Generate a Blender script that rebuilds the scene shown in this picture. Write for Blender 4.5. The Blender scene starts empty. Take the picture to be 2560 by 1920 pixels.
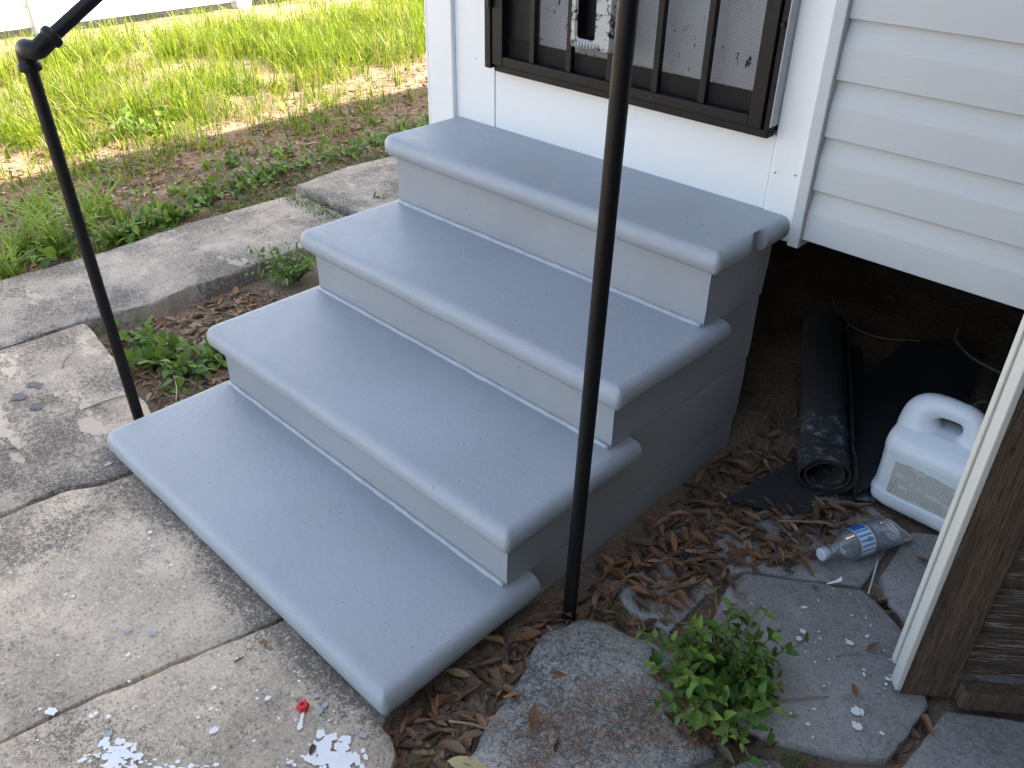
import bpy, math, random
import numpy as np
from mathutils import Vector, Matrix, noise as mn
rnd = random.Random(7)
R = math.radians
sc = bpy.context.scene
col = sc.collection

# ---------------------------------------------------------------- camera
CAM = Vector((1.874, -0.861, 1.331)); FPX = 2136.75
CROT = Matrix.Rotation(R(43.8236), 3, 'Z') @ Matrix.Rotation(R(56.7688), 3, 'X') @ Matrix.Rotation(R(0.739), 3, 'Z')
cd = bpy.data.cameras.new('camera'); cam = bpy.data.objects.new('camera', cd); col.objects.link(cam)
cd.sensor_width = 36; cd.lens = 36 * FPX / 2560; cd.clip_start = .02; cd.clip_end = 1000
cam.matrix_world = Matrix.Translation(CAM) @ CROT.to_4x4()
sc.camera = cam
# ---------------------------------------------------------------- sky and sun (behind the house, to the right)
SUN = Vector((.557, .80, 1.0)).normalized()
w = bpy.data.worlds.new('World'); sc.world = w; w.use_nodes = True
wn = w.node_tree.nodes; wn.clear()
sky = wn.new('ShaderNodeTexSky'); sky.sky_type = 'NISHITA'; sky.sun_disc = False
sky.sun_elevation = math.asin(SUN.z); sky.sun_rotation = math.atan2(SUN.x, SUN.y)
sky.air_density = 1.0; sky.dust_density = 3.5; sky.ozone_density = .8
bg = wn.new('ShaderNodeBackground'); bg.inputs[1].default_value = .15
wo = wn.new('ShaderNodeOutputWorld')
w.node_tree.links.new(sky.outputs[0], bg.inputs[0]); w.node_tree.links.new(bg.outputs[0], wo.inputs[0])
sd = bpy.data.lights.new('sun', 'SUN'); sd.energy = 5.0; sd.angle = R(.53); sd.color = (1, .95, .86)
so = bpy.data.objects.new('sun', sd); col.objects.link(so)
so.rotation_euler = SUN.to_track_quat('Z', 'Y').to_euler(); so.location = (6, 9, 11)
vs = sc.view_settings
vs.view_transform = 'Standard'; vs.look = 'None'; vs.gamma = 1; vs.use_curve_mapping = False
vs.exposure = 2.27
vs.use_white_balance = True; vs.white_balance_temperature = 7600; vs.white_balance_tint = 8

# ---------------------------------------------------------------- pixel helpers (photograph 2560 x 1920)
def ray(px, py):
    return CROT @ Vector(((px - 1280) / FPX, -(py - 960) / FPX, -1))
def uz(px, py, z=0.0):
    d = ray(px, py); return CAM + d * ((z - CAM.z) / d.z)
def uy(px, py, y):
    d = ray(px, py); return CAM + d * ((y - CAM.y) / d.y)
def pix(P):
    c = CROT.transposed() @ (Vector(P) - CAM)
    if c.z > -.05: return (-9999, -9999)
    return (1280 + FPX * c.x / -c.z, 960 - FPX * c.y / -c.z)
def inview(P, m=320):
    x, y = pix(P); return -m < x < 2560 + m and -m < y < 1920 + m

# ---------------------------------------------------------------- object helpers
WL = {}
def link(o, parent=None, loc=(0, 0, 0)):
    col.objects.link(o); loc = Vector(loc)
    if parent is not None:
        o.parent = parent; o.location = loc - WL[parent.name]
    else: o.location = loc
    WL[o.name] = loc
    return o
def tag(o, label=None, cat=None, group=None, kind=None):
    if label: o['label'] = label
    if cat: o['category'] = cat
    if group: o['group'] = group
    if kind: o['kind'] = kind
    return o
def empty(name, loc, label, cat, group=None):
    o = bpy.data.objects.new(name, None); o.empty_display_size = .05
    link(o, None, loc); return tag(o, label, cat, group)
def mkmesh(name, V, F, mat, smooth=None, cols=None):
    me = bpy.data.meshes.new(name); me.from_pydata([tuple(v) for v in V], [], F); me.update()
    if mat: me.materials.append(mat)
    if cols is not None:
        a = me.attributes.new('Col', 'FLOAT_COLOR', 'POINT')
        a.data.foreach_set('color', np.asarray(cols, dtype=np.float32).ravel())
    if smooth is not None:
        me.shade_smooth()
        if smooth < 180: me.set_sharp_from_angle(angle=R(smooth))
    return me
def obj(name, V, F, mat, parent=None, smooth=None, cols=None, bev=0, kind=None):
    o = bpy.data.objects.new(name, mkmesh(name, V, F, mat, smooth, cols))
    link(o, parent)
    if parent is not None: o.location = -WL[parent.name]
    WL[o.name] = Vector((0, 0, 0))
    if bev:
        b = o.modifiers.new('bevel', 'BEVEL'); b.width = bev; b.segments = 2; b.limit_method = 'ANGLE'; b.angle_limit = R(40)
        b.harden_normals = False
    if kind: o['kind'] = kind
    return o
def box(x0, x1, y0, y1, z0, z1):
    V = [(x, y, z) for z in (z0, z1) for y in (y0, y1) for x in (x0, x1)]
    return V, [(0, 2, 3, 1), (4, 5, 7, 6), (0, 1, 5, 4), (2, 6, 7, 3), (0, 4, 6, 2), (1, 3, 7, 5)]
def bx(name, b, mat, parent=None, bev=.002, **k):
    V, F = box(*b); return obj(name, V, F, mat, parent, bev=bev, **k)
def join(parts):
    V, F = [], []
    for v, f in parts:
        n = len(V); V += list(v); F += [tuple(i + n for i in q) for q in f]
    return V, F
def catmull(P, n=6):
    P = [Vector(p) for p in P]
    if len(P) < 3: return P
    out = []
    for i in range(len(P) - 1):
        a = P[max(i - 1, 0)]; b = P[i]; c = P[i + 1]; d = P[min(i + 2, len(P) - 1)]
        for k in range(n):
            t = k / n
            out.append(.5 * ((2 * b) + (c - a) * t + (2 * a - 5 * b + 4 * c - d) * t * t + (3 * b - a - 3 * c + d) * t ** 3))
    out.append(P[-1]); return out
def tube(P, r, n=10, cap=True):
    P = [Vector(p) for p in P]; V = []; F = []
    up = None
    for i, p in enumerate(P):
        t = (P[min(i + 1, len(P) - 1)] - P[max(i - 1, 0)]).normalized()
        if up is None:
            up = Vector((0, 0, 1)) if abs(t.z) < .9 else Vector((1, 0, 0))
        a = (up - t * up.dot(t)).normalized(); b = t.cross(a); up = a
        rr = r[i] if isinstance(r, (list, tuple)) else r
        for k in range(n):
            th = 2 * math.pi * k / n
            V.append(p + (a * math.cos(th) + b * math.sin(th)) * rr)
    for i in range(len(P) - 1):
        for k in range(n):
            k2 = (k + 1) % n
            F.append((i * n + k, i * n + k2, (i + 1) * n + k2, (i + 1) * n + k))
    if cap:
        F.append(tuple(range(n - 1, -1, -1))); m = (len(P) - 1) * n; F.append(tuple(range(m, m + n)))
    return V, F
def lathe(prof, n=24, axis=None, origin=(0, 0, 0)):
    """prof: (r, h) list; axis direction vector"""
    ax = Vector(axis or (0, 0, 1)).normalized(); o = Vector(origin)
    a = ax.orthogonal().normalized(); b = ax.cross(a); V = []; F = []
    for r, h in prof:
        for k in range(n):
            th = 2 * math.pi * k / n
            V.append(o + ax * h + (a * math.cos(th) + b * math.sin(th)) * r)
    for i in range(len(prof) - 1):
        for k in range(n):
            k2 = (k + 1) % n; F.append((i * n + k, i * n + k2, (i + 1) * n + k2, (i + 1) * n + k))
    return V, F
def nz(x, y=0., z=0., s=1., o=0.): return mn.noise(Vector((x * s + o, y * s + o * .7, z * s - o)))
def inpoly(x, y, P):
    c = False; j = len(P) - 1
    for i in range(len(P)):
        if (P[i][1] > y) != (P[j][1] > y) and x < (P[j][0] - P[i][0]) * (y - P[i][1]) / (P[j][1] - P[i][1]) + P[i][0]: c = not c
        j = i
    return c

# ---------------------------------------------------------------- materials
class NT:
    def __init__(s, name):
        s.m = bpy.data.materials.new(name); s.m.use_nodes = True; s.t = s.m.node_tree; s.n = s.t.nodes; s.n.clear()
        s.out = s.n.new('ShaderNodeOutputMaterial'); s.geo = s.n.new('ShaderNodeNewGeometry'); s.pos = s.geo.outputs['Position']
        s.oi = None
    def L(s, a, b):
        if isinstance(a, bpy.types.NodeSocket): s.t.links.new(a, b)
        elif isinstance(a, (tuple, list)): b.default_value = (*a, 1) if len(a) == 3 and b.type == 'RGBA' else a
        else: b.default_value = a
    def noise(s, scale, detail=4, rough=.55, vec=None, dist=0):
        n = s.n.new('ShaderNodeTexNoise'); s.L(vec or s.pos, n.inputs['Vector']); n.inputs['Scale'].default_value = scale
        n.inputs['Detail'].default_value = detail; n.inputs['Roughness'].default_value = rough; n.inputs['Distortion'].default_value = dist
        return n.outputs[0]
    def voro(s, scale, feat='F1', vec=None, out=0):
        n = s.n.new('ShaderNodeTexVoronoi'); n.feature = feat; s.L(vec or s.pos, n.inputs['Vector']); n.inputs['Scale'].default_value = scale
        return n.outputs[out]
    def mapping(s, scale=(1, 1, 1), rot=(0, 0, 0), loc=(0, 0, 0), vec=None):
        n = s.n.new('ShaderNodeMapping'); s.L(vec or s.pos, n.inputs[0]); n.inputs['Scale'].default_value = scale
        n.inputs['Rotation'].default_value = rot; n.inputs['Location'].default_value = loc; return n.outputs[0]
    def ramp(s, fac, st):
        n = s.n.new('ShaderNodeValToRGB'); e = n.color_ramp.elements
        while len(e) < len(st): e.new(.5)
        for q, (p, c) in zip(e, st):
            q.position = p; q.color = (*c, 1) if isinstance(c, (tuple, list)) else (c, c, c, 1)
        s.L(fac, n.inputs[0]); return n.outputs[0]
    def mix(s, f, a, b, mode='MIX'):
        n = s.n.new('ShaderNodeMix'); n.data_type = 'RGBA'; n.blend_type = mode
        s.L(f, n.inputs[0]); s.L(a, n.inputs[6]); s.L(b, n.inputs[7]); return n.outputs[2]
    def math(s, op, a, b=0., clamp=False):
        n = s.n.new('ShaderNodeMath'); n.operation = op; n.use_clamp = clamp; s.L(a, n.inputs[0]); s.L(b, n.inputs[1]); return n.outputs[0]
    def bump(s, h, strength=.3, dist=.01, nrm=None):
        n = s.n.new('ShaderNodeBump'); n.inputs['Strength'].default_value = strength; n.inputs['Distance'].default_value = dist
        s.L(h, n.inputs['Height'])
        if nrm: s.L(nrm, n.inputs['Normal'])
        return n.outputs[0]
    def xyz(s, vec=None):
        n = s.n.new('ShaderNodeSeparateXYZ'); s.L(vec or s.pos, n.inputs[0]); return n.outputs
    def rand(s):
        if not s.oi: s.oi = s.n.new('ShaderNodeObjectInfo')
        return s.oi.outputs['Random']
    def attr(s, name='Col'):
        n = s.n.new('ShaderNodeAttribute'); n.attribute_name = name; return n.outputs[0]
    def tex(s):
        n = s.n.new('ShaderNodeTexCoord'); return n.outputs['Object']
    def bsdf(s, color, rough=.6, nrm=None, metal=0, spec=.5, trans=0, link=True, **k):
        n = s.n.new('ShaderNodeBsdfPrincipled'); s.L(color, n.inputs['Base Color']); s.L(rough, n.inputs['Roughness'])
        n.inputs['Metallic'].default_value = metal; n.inputs['Specular IOR Level'].default_value = spec
        if nrm: s.L(nrm, n.inputs['Normal'])
        for q, v in k.items(): s.L(v, n.inputs[q.replace('_', ' ')])
        if link: s.t.links.new(n.outputs[0], s.out.inputs[0])
        return n.outputs[0]
    def leafy(s, color, rough=.5, tr=.35, nrm=None):
        p = s.bsdf(color, rough, nrm, spec=.35, link=False)
        t = s.n.new('ShaderNodeBsdfTranslucent'); s.L(color, t.inputs[0])
        x = s.n.new('ShaderNodeMixShader'); x.inputs[0].default_value = tr
        s.t.links.new(p, x.inputs[1]); s.t.links.new(t.outputs[0], x.inputs[2]); s.t.links.new(x.outputs[0], s.out.inputs[0])

def m_paint(name, colr, var=.06, rough=.48, bump=.4, pits=True):
    s = NT(name)
    big = s.noise(3.2, 4); fine = s.noise(160, 3); mid = s.noise(38, 4, .6)
    c = s.mix(s.ramp(big, [(.3, 0.), (.7, 1.)]), tuple(v * (1 - var) for v in colr), tuple(v * (1 + var) for v in colr))
    fine2 = s.noise(75, 4, .6)
    h = s.math('ADD', s.math('MULTIPLY', mid, .6), s.math('ADD', s.math('MULTIPLY', fine, .45), s.math('MULTIPLY', fine2, .5)))
    if pits:
        v = s.noise(105, 2, .4, s.mapping((1, 1, 1), (0, 0, .5)))
        area = s.ramp(s.noise(5, 3, .5, s.mapping(loc=(4, 2, 1))), [(.5, 0.), (.62, 1.)])
        pit = s.math('MULTIPLY', s.ramp(v, [(.71, 0.), (.74, 1.)]), s.math('ADD', s.math('MULTIPLY', area, .8), .25))
        stroke = s.math('MULTIPLY', s.ramp(s.noise(55, 5, .7, s.mapping((.6, 2.2, 1), (0, 0, .9))), [(.64, 0.), (.68, 1.)]), area)
        c = s.mix(s.math('MULTIPLY', pit, .55), c, tuple(v * .35 for v in colr))
        c = s.mix(s.math('MULTIPLY', stroke, .22), c, tuple(v * .6 for v in colr))
        h = s.math('SUBTRACT', h, s.math('MULTIPLY', pit, .8))
        h = s.math('SUBTRACT', h, s.math('MULTIPLY', stroke, .3))
    rr = s.ramp(mid, [(.3, rough - .06), (.7, rough + .1)])
    s.bsdf(c, rr, s.bump(h, bump, .004)); return s.m
PAINT = m_paint('grey_floor_paint', (.325, .352, .388))
RISER = m_paint('grey_riser_paint', (.325, .34, .365), bump=.36)
def m_caulk():
    s = NT('painted_caulk'); s.bsdf(s.mix(s.noise(30), (.30, .32, .36), (.50, .52, .56)), .35, s.bump(s.noise(90), .4, .003)); return s.m
CAULK = m_caulk()
def m_concrete(name, light, mid, dark, moldscale=2.2, mold=.53, step=False, fines=1., bumpy=.5, salt=0., worn=0.):
    s = NT(name)
    n1 = s.noise(2.1, 6, .62); n2 = s.noise(9, 6, .7, dist=.4); n3 = s.noise(70, 4, .7); n4 = s.noise(330, 2, .6)
    c = s.mix(s.ramp(n1, [(.36, 0.), (.62, 1.)]), mid, light)
    c = s.mix(s.ramp(n2, [(.47, 0.), (.60, .8)]), c, tuple(v * 1.22 for v in light))
    # grey mould made of fine black specks, denser in patches
    patch = s.ramp(s.noise(moldscale, 5, .65, s.mapping(loc=(3.1, 1.7, 0))), [(mold - .11, 0.), (mold + .13, 1.)])
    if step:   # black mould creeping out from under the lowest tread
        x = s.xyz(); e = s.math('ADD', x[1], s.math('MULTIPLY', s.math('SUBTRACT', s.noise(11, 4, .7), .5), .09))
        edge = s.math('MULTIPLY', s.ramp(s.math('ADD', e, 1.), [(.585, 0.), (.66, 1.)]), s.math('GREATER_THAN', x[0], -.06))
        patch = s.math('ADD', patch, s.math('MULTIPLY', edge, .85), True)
    thr = s.math('SUBTRACT', .665, s.math('MULTIPLY', patch, .21))
    sp = s.math('GREATER_THAN', s.math('ADD', s.math('MULTIPLY', n3, .55), s.math('MULTIPLY', n4, .45)), thr)
    c = s.mix(s.math('MULTIPLY', sp, .75 * fines), c, dark)
    c = s.mix(s.math('MULTIPLY', patch, .34), c, tuple(v * 1.5 for v in dark))
    g1 = s.noise(150, 3, .7); g2 = s.noise(34, 5, .75, s.mapping((1, 1, 1), loc=(7, 3, 0)))
    c = s.mix(s.ramp(g2, [(.36, .55), (.47, 0.)]), c, tuple(v * .62 for v in mid))
    c = s.mix(s.ramp(g1, [(.56, 0.), (.66, .6)]), c, tuple(min(.75, v * 1.45) for v in light))
    c = s.mix(s.ramp(g1, [(.34, .6), (.44, 0.)]), c, tuple(v * 1.3 for v in dark))
    if worn:   # pale scabs where the skin of the cement has worn off
        wm = s.ramp(s.noise(5.5, 9, .68, s.mapping((.8, 1.5, 1), (0, 0, .35), (5.3, 2.9, 0))), [(worn, 0.), (worn + .022, 1.)])
        c = s.mix(s.math('MULTIPLY', wm, .8), c, tuple(min(.7, v * 1.18) for v in light))
    if salt:
        c = s.mix(s.math('MULTIPLY', s.ramp(s.voro(190, out=1), [(.55, 0.), (.75, 1.)]), salt), c, (.50, .48, .45))
        c = s.mix(s.math('MULTIPLY', s.ramp(s.voro(230, out=1), [(.25, 1.), (.42, 0.)]), salt), c, (.05, .05, .05))
    peb = s.ramp(s.voro(120), [(.08, 1.), (.16, 0.)]); sel = s.ramp(s.noise(40, 2), [(.60, 0.), (.64, 1.)])
    c = s.mix(s.math('MULTIPLY', s.math('MULTIPLY', peb, sel), .6), c, (.62, .59, .54))
    h = s.math('ADD', s.math('MULTIPLY', n3, .6), s.math('MULTIPLY', n2, .8)); h = s.math('ADD', h, s.math('MULTIPLY', n4, .25))
    s.bsdf(c, .88, s.bump(h, bumpy, .006), spec=.3); return s.m
CONC = m_concrete('weathered_path_concrete', (.56, .455, .355), (.40, .335, .27), (.08, .07, .061), step=True)
CONCM = m_concrete('mouldy_path_concrete', (.49, .405, .325), (.34, .292, .245), (.075, .067, .06), mold=.46, moldscale=3., step=True, worn=.555)
CONCG = m_concrete('grey_walkway_concrete', (.385, .335, .285), (.27, .24, .208), (.075, .067, .06), mold=.47, moldscale=3., worn=.62)
SLAB = m_concrete('grey_stepping_slab', (.29, .275, .262), (.235, .222, .212), (.10, .095, .09), mold=.56, fines=.7, bumpy=.4, salt=.16)
ROCK = m_concrete('gravelly_old_concrete', (.34, .318, .29), (.27, .255, .235), (.06, .057, .054), moldscale=4, mold=.49, bumpy=.8, salt=.34)
def m_soil():
    s = NT('sandy_soil')
    n = s.noise(3.5, 6, .65); f = s.noise(55, 5, .75); g = s.noise(240, 2)
    c = s.mix(s.ramp(n, [(.38, 0.), (.62, 1.)]), (.12, .085, .06), (.29, .235, .185))
    c = s.mix(s.ramp(f, [(.42, 0.), (.62, 1.)]), c, (.20, .13, .085))
    c = s.mix(s.ramp(g, [(.60, 0.), (.66, .7)]), c, (.36, .32, .28))
    c = s.mix(s.ramp(f, [(.30, 1.), (.42, 0.)]), c, (.04, .03, .023))
    s.bsdf(c, .95, s.bump(s.math('ADD', f, s.math('MULTIPLY', g, .4)), .8, .012), spec=.2); return s.m
SOIL = m_soil()
def m_flat(name, c, rough=.5, var=.08, bumpsc=60, bump=.1, spec=.5, metal=0, dirt=0.):
    s = NT(name); n = s.noise(6, 5)
    cc = s.mix(n, tuple(v * (1 - var) for v in c), tuple(min(1, v * (1 + var)) for v in c))
    if dirt:
        cc = s.mix(s.math('MULTIPLY', s.ramp(s.noise(22, 5, .7), [(.56, 0.), (.75, 1.)]), dirt), cc, (.13, .115, .10))
    s.bsdf(cc, rough, s.bump(s.noise(bumpsc, 4), bump, .003), metal=metal, spec=spec); return s.m
WHITE = m_flat('white_house_paint', (.80, .805, .81), .42, .015, 50, .08, dirt=.03)
VINYL = m_flat('white_vinyl', (.82, .815, .80), .35, .01, 20, .03)
def m_siding():
    s = NT('grey_vinyl_siding')
    gr = s.noise(14, 5, .65, s.mapping((.35, 1, 16)))
    c = s.mix(gr, (.50, .515, .53), (.545, .56, .575))
    c = s.mix(s.ramp(s.noise(2.5, 4), [(.45, 0.), (.8, .25)]), c, (.46, .465, .46))
    s.bsdf(c, .48, s.bump(gr, .22, .003)); return s.m
SIDING = m_siding()
def m_black(name, chips=0.):
    s = NT(name); n = s.noise(40, 5, .7)
    c = s.mix(n, (.0035, .0035, .004), (.008, .008, .0085))
    if chips:
        f = s.ramp(s.noise(48, 5, .75, s.mapping((.5, 1, 1))), [(chips, 0.), (chips + .03, 1.)])
        c = s.mix(f, c, (.22, .20, .18))
    s.bsdf(c, s.ramp(n, [(.3, .36), (.7, .55)]), s.bump(s.noise(110, 3), .22, .003), spec=.28); return s.m
BLACK = m_black('black_gloss_paint'); BLACKC = m_black('chipped_black_paint', .66)
PIPE = m_black('black_pipe_paint', .80)
def m_screen():
    s = NT('perforated_screen'); x = s.xyz()
    a, b = .0050, .0058
    def lat(ox, oz):
        u = s.math('SUBTRACT', s.math('FRACT', s.math('ADD', s.math('DIVIDE', x[0], a), 10 + ox)), .5)
        v = s.math('SUBTRACT', s.math('FRACT', s.math('ADD', s.math('DIVIDE', x[2], b), 10 + oz)), .5)
        return s.math('ADD', s.math('POWER', u, 2), s.math('POWER', v, 2))
    u2 = s.math('MINIMUM', lat(0, 0), lat(.5, .5))
    hole = s.math('LESS_THAN', u2, .088)
    cell = s.n.new('ShaderNodeTexWhiteNoise')
    clog = s.ramp(s.noise(34, 4, .75, s.mapping((1.2, 1, .6))), [(.63, 1.), (.66, 0.)])
    hole = s.math('MULTIPLY', hole, clog)
    p = s.bsdf((.006, .006, .0065), .5, spec=.25, link=False)
    t = s.n.new('ShaderNodeBsdfTransparent'); mx = s.n.new('ShaderNodeMixShader')
    s.L(hole, mx.inputs[0]); s.t.links.new(p, mx.inputs[1]); s.t.links.new(t.outputs[0], mx.inputs[2])
    s.t.links.new(mx.outputs[0], s.out.inputs[0]); return s.m
SCREEN = m_screen()
def m_chipwhite():
    s = NT('chipped_white_metal')
    f = s.ramp(s.noise(55, 5, .75), [(.54, 0.), (.58, 1.)])
    s.bsdf(s.mix(f, (.42, .42, .41), (.012, .012, .012)), .45, s.bump(f, .4, .001)); return s.m
CHIPW = m_chipwhite()
def m_wood(name, c1, c2, paint=0., ax=0, sc_=1.):
    s = NT(name); v = s.tex()
    st = (1.2, 18, 18) if ax == 0 else (18, 18, 1.2)
    g = s.noise(5 * sc_, 7, .72, s.mapping(st, vec=v), .6); f = s.noise(20, 5, .7, s.mapping(st, vec=v))
    c = s.mix(s.ramp(g, [(.32, 0.), (.68, 1.)]), c1, c2)
    c = s.mix(s.ramp(f, [(.36, .75), (.48, 0.)]), c, tuple(q * .35 for q in c1))
    if paint:
        pk = s.ramp(s.noise(9, 6, .8, s.mapping((1.1, 22, 22) if ax == 0 else (22, 22, 1.1), vec=v)), [(paint, 0.), (paint + .05, 1.)])
        c = s.mix(s.math('MULTIPLY', pk, .8), c, (.42, .38, .34))
    s.bsdf(c, .8, s.bump(s.math('ADD', g, f), .7, .006), spec=.25); return s.m
WOODS = m_wood('dark_weathered_stile', (.065, .044, .032), (.19, .125, .085), .72, 2)
WOODP = m_wood('peeling_plank', (.06, .042, .033), (.15, .105, .078), .55, 0)
def m_edgepaint():
    s = NT('cracked_cream_paint'); v = s.tex()
    cr = s.ramp(s.noise(9, 5, .7, s.mapping((14, 14, .9), vec=v)), [(.70, 0.), (.72, 1.)])
    c = s.mix(cr, (.60, .585, .54), (.02, .016, .013))
    s.bsdf(c, .55, s.bump(s.noise(40, 4), .25, .004)); return s.m
EDGEP = m_edgepaint()
def m_grass():
    s = NT('grass_blades'); s.leafy(s.attr(), .4, .4); return s.m
GRASS = m_grass()
def m_leaf(name, st, tr=.3, rough=.45):
    s = NT(name); c = s.ramp(s.rand(), st); n = s.noise(90, 3, vec=s.tex())
    c = s.mix(s.math('MULTIPLY', n, .35), c, s.mix(.5, c, (.02, .04, .01)))
    s.leafy(c, rough, tr); return s.m
WEED = m_leaf('weed_leaf', [(0, (.05, .12, .02)), (.45, (.085, .19, .03)), (.8, (.15, .27, .045)), (1, (.24, .34, .06))], .3, .38)
WEEDD = m_leaf('creeper_leaf', [(0, (.065, .14, .022)), (.5, (.115, .22, .03)), (1, (.21, .33, .05))], .3, .42)
DRY = m_leaf('dry_leaf', [(0, (.06, .040, .030)), (.2, (.12, .070, .045)), (.4, (.15, .09, .058)), (.65, (.19, .098, .052)), (.85, (.26, .12, .052)), (.95, (.36, .17, .075)), (1, (.42, .28, .16))], .12, .5)
def m_litter():
    s = NT('leaf_litter'); s.leafy(s.attr(), .6, .12); return s.m
LITTER = m_litter()
YELLEAF = m_flat('pale_yellow_leaf', (.40, .32, .15), .5, .3, 30, .3)
STEM = m_flat('weed_stem', (.16, .13, .05), .6, .4, 80, .2); TWIG = m_flat('dry_twig', (.26, .19, .13), .75, .35, 90, .4)
STEMG = m_flat('green_stem', (.10, .15, .04), .55, .3, 80, .2)
FELT = m_flat('black_roofing_felt', (.030, .032, .036), .75, .35, 120, .5)
def m_feltp():
    s = NT('paint_spattered_felt')
    x = s.xyz(); d = s.math('SUBTRACT', 1.08, x[1]); zone = s.ramp(d, [(.0, 0.), (.14, 1.), (.28, .75)])
    f = s.ramp(s.noise(34, 6, .8), [(.52, 0.), (.64, 1.)])
    c = s.mix(s.noise(40, 5, .7), (.026, .027, .03), (.075, .075, .08))
    c = s.mix(s.math('MULTIPLY', s.math('MULTIPLY', f, zone), .7), c, (.36, .42, .52))
    s.bsdf(c, .6, s.bump(s.noise(130, 5), .5, .004)); return s.m
FELTP = m_feltp()
FELTEDGE = m_flat('fibrous_felt_edge', (.032, .025, .018), .9, .5, 200, .8)
PLASTIC = m_flat('white_jug_plastic', (.86, .88, .91), .32, .02, 25, .05)
CABLE = m_flat('grey_cable', (.20, .20, .20), .5, .2)
RED = m_flat('red_plastic', (.62, .012, .025), .3, .05, 60, .05)
SPLASH = m_flat('white_paint_splash', (.80, .80, .79), .5, .04, 90, .3)
SPLASHB = m_flat('pale_blue_paint_splash', (.34, .36, .40), .5, .1, 90, .3)
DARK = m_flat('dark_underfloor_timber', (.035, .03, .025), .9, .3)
SHADEM = m_flat('dark_shade_wall', (.055, .06, .07), .8, .2, 40, .4)  # dark tone keeps bounce light off the added, unseen wing low
ROOFM = m_flat('grey_shingle_roof', (.16, .15, .15), .9, .25, 40, .5)
BLOCK = m_flat('concrete_pier_block', (.16, .15, .14), .9, .25, 60, .6)

# ================================================================ GROUND (one sheet to the horizon)
def gz(x, y):
    h = -.036 + .010 * nz(x, y, 0, 2.2) + .004 * nz(x, y, 3, 11)
    if x < -1.24: h += .012 * nz(x, y, 7, .9)
    if -.76 < x < 0.02 and -.2 < y < .86: h = -.066 + .008 * nz(x, y, 0, 9)
    if 1.0 < x < 3 and y > -.4: h = -.034 + .006 * nz(x, y, 0, 9)
    return h
def axis(a, b, st, far):
    v = list(np.arange(a, b + 1e-6, st)); d = st
    lo, hi = v[0], v[-1]
    while hi < far: d *= 1.5; hi += d; v.append(hi)
    d = st
    while lo > -far: d *= 1.5; lo -= d; v.insert(0, lo)
    return v
gx = axis(-6, 2.4, .045, 260); gy = axis(-1.4, 5.2, .045, 260)
GV = [(x, y, gz(x, y) if -7 < x < 3 and -2 < y < 6.5 else -.04) for y in gy for x in gx]; nx = len(gx)
GF = [(j * nx + i, j * nx + i + 1, (j + 1) * nx + i + 1, (j + 1) * nx + i) for j in range(len(gy) - 1) for i in range(nx - 1)]
obj('ground', GV, GF, SOIL, smooth=180, kind='structure')

# ================================================================ PAVEMENT
def slab_geo(poly, zt, th, seed=0, amp=.004, bev=.008, step=.02, dome=0., rough=0.):
    P = []
    n = len(poly)
    for i in range(n):
        a = Vector((*poly[i], 0)); b = Vector((*poly[(i + 1) % n], 0)); L = (b - a).length; k = max(1, min(60, int(L / step)))
        d = (b - a) / max(L, 1e-6); pn = Vector((d.y, -d.x, 0))
        for q in range(k):
            p = a + (b - a) * q / k
            P.append(p + pn * (amp * (nz(p.x, p.y, seed, 14) + .6 * nz(p.x, p.y, seed, 45)) * 1.6))
    m = len(P); area = sum(P[i].x * P[(i + 1) % m].y - P[(i + 1) % m].x * P[i].y for i in range(m))
    if area < 0: P.reverse()
    inn = []
    for i in range(m):
        t = (P[(i + 2) % m] - P[i - 2]); t.normalize(); inn.append(Vector((-t.y, t.x, 0)))
    V = []; 
    for off, z in ((0, zt - th), (0, zt - bev * 1.1), (bev * .35, zt - bev * .35), (bev * 1.2, zt)):
        for i in range(m):
            r = rough * nz(P[i].x, P[i].y, z * 3 + seed, 40) if z < zt - .001 else 0
            V.append((P[i].x + inn[i].x * (off + r), P[i].y + inn[i].y * (off + r), z + .0015 * nz(P[i].x, P[i].y, seed, 20)))
    F = []
    for r in range(3):
        for i in range(m):
            j = (i + 1) % m; F.append((r * m + i, r * m + j, (r + 1) * m + j, (r + 1) * m + i))
    F.append(tuple(3 * m + i for i in range(m)))
    F.append(tuple(range(m - 1, -1, -1)))
    return V, F
bedV, bedF = box(-1.2, 1.15, -5, -.25, -.068, -.045)
pave = obj('pavement', bedV, bedF, SOIL, kind='structure')
tag(pave, 'weathered concrete path of large slabs in front of the grey steps')
def slab(poly, zt, th, mat, seed, **k):
    V, F = slab_geo(poly, zt, th, seed, **k); return obj('slab', V, F, mat, pave, smooth=40)
slab([(-1.24, -5), (-1.235, -.2), (-1.215, .2), (-1.245, .5), (-1.24, .75), (-1.225, 1.025), (-1.1, 1.018), (-.87, 1.022), (-.74, 1.02), (-.735, .56), (-.722, .42), (-.735, .25), (-.705, .12), (-.735, .0), (-.752, -.1), (-.757, -.4), (-.77, -5)], 0, .085, CONCG, 1, rough=.006)
slab([(-1.262, 1.045), (-1.30, 1.35), (-1.27, 1.6), (-1.28, 6), (-.7, 6), (-.74, 1.04), (-.87, 1.043), (-1.02, 1.036), (-1.17, 1.042)], .022, .085, CONCG, 2, amp=.005)
slab([(-.762, -5), (-.744, -.35), (-.735, -.098), (-.60, -.109), (-.46, -.124), (-.36, -.15), (-.27, -.168), (-.19, -.166), (-.105, -.183), (.06, -.19), (.078, -.345), (.07, -.39), (.022, -.48), (.018, -.6), (-.02, -1.1), (-.2, -5)], 0, .085, CONCM, 3)
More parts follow.
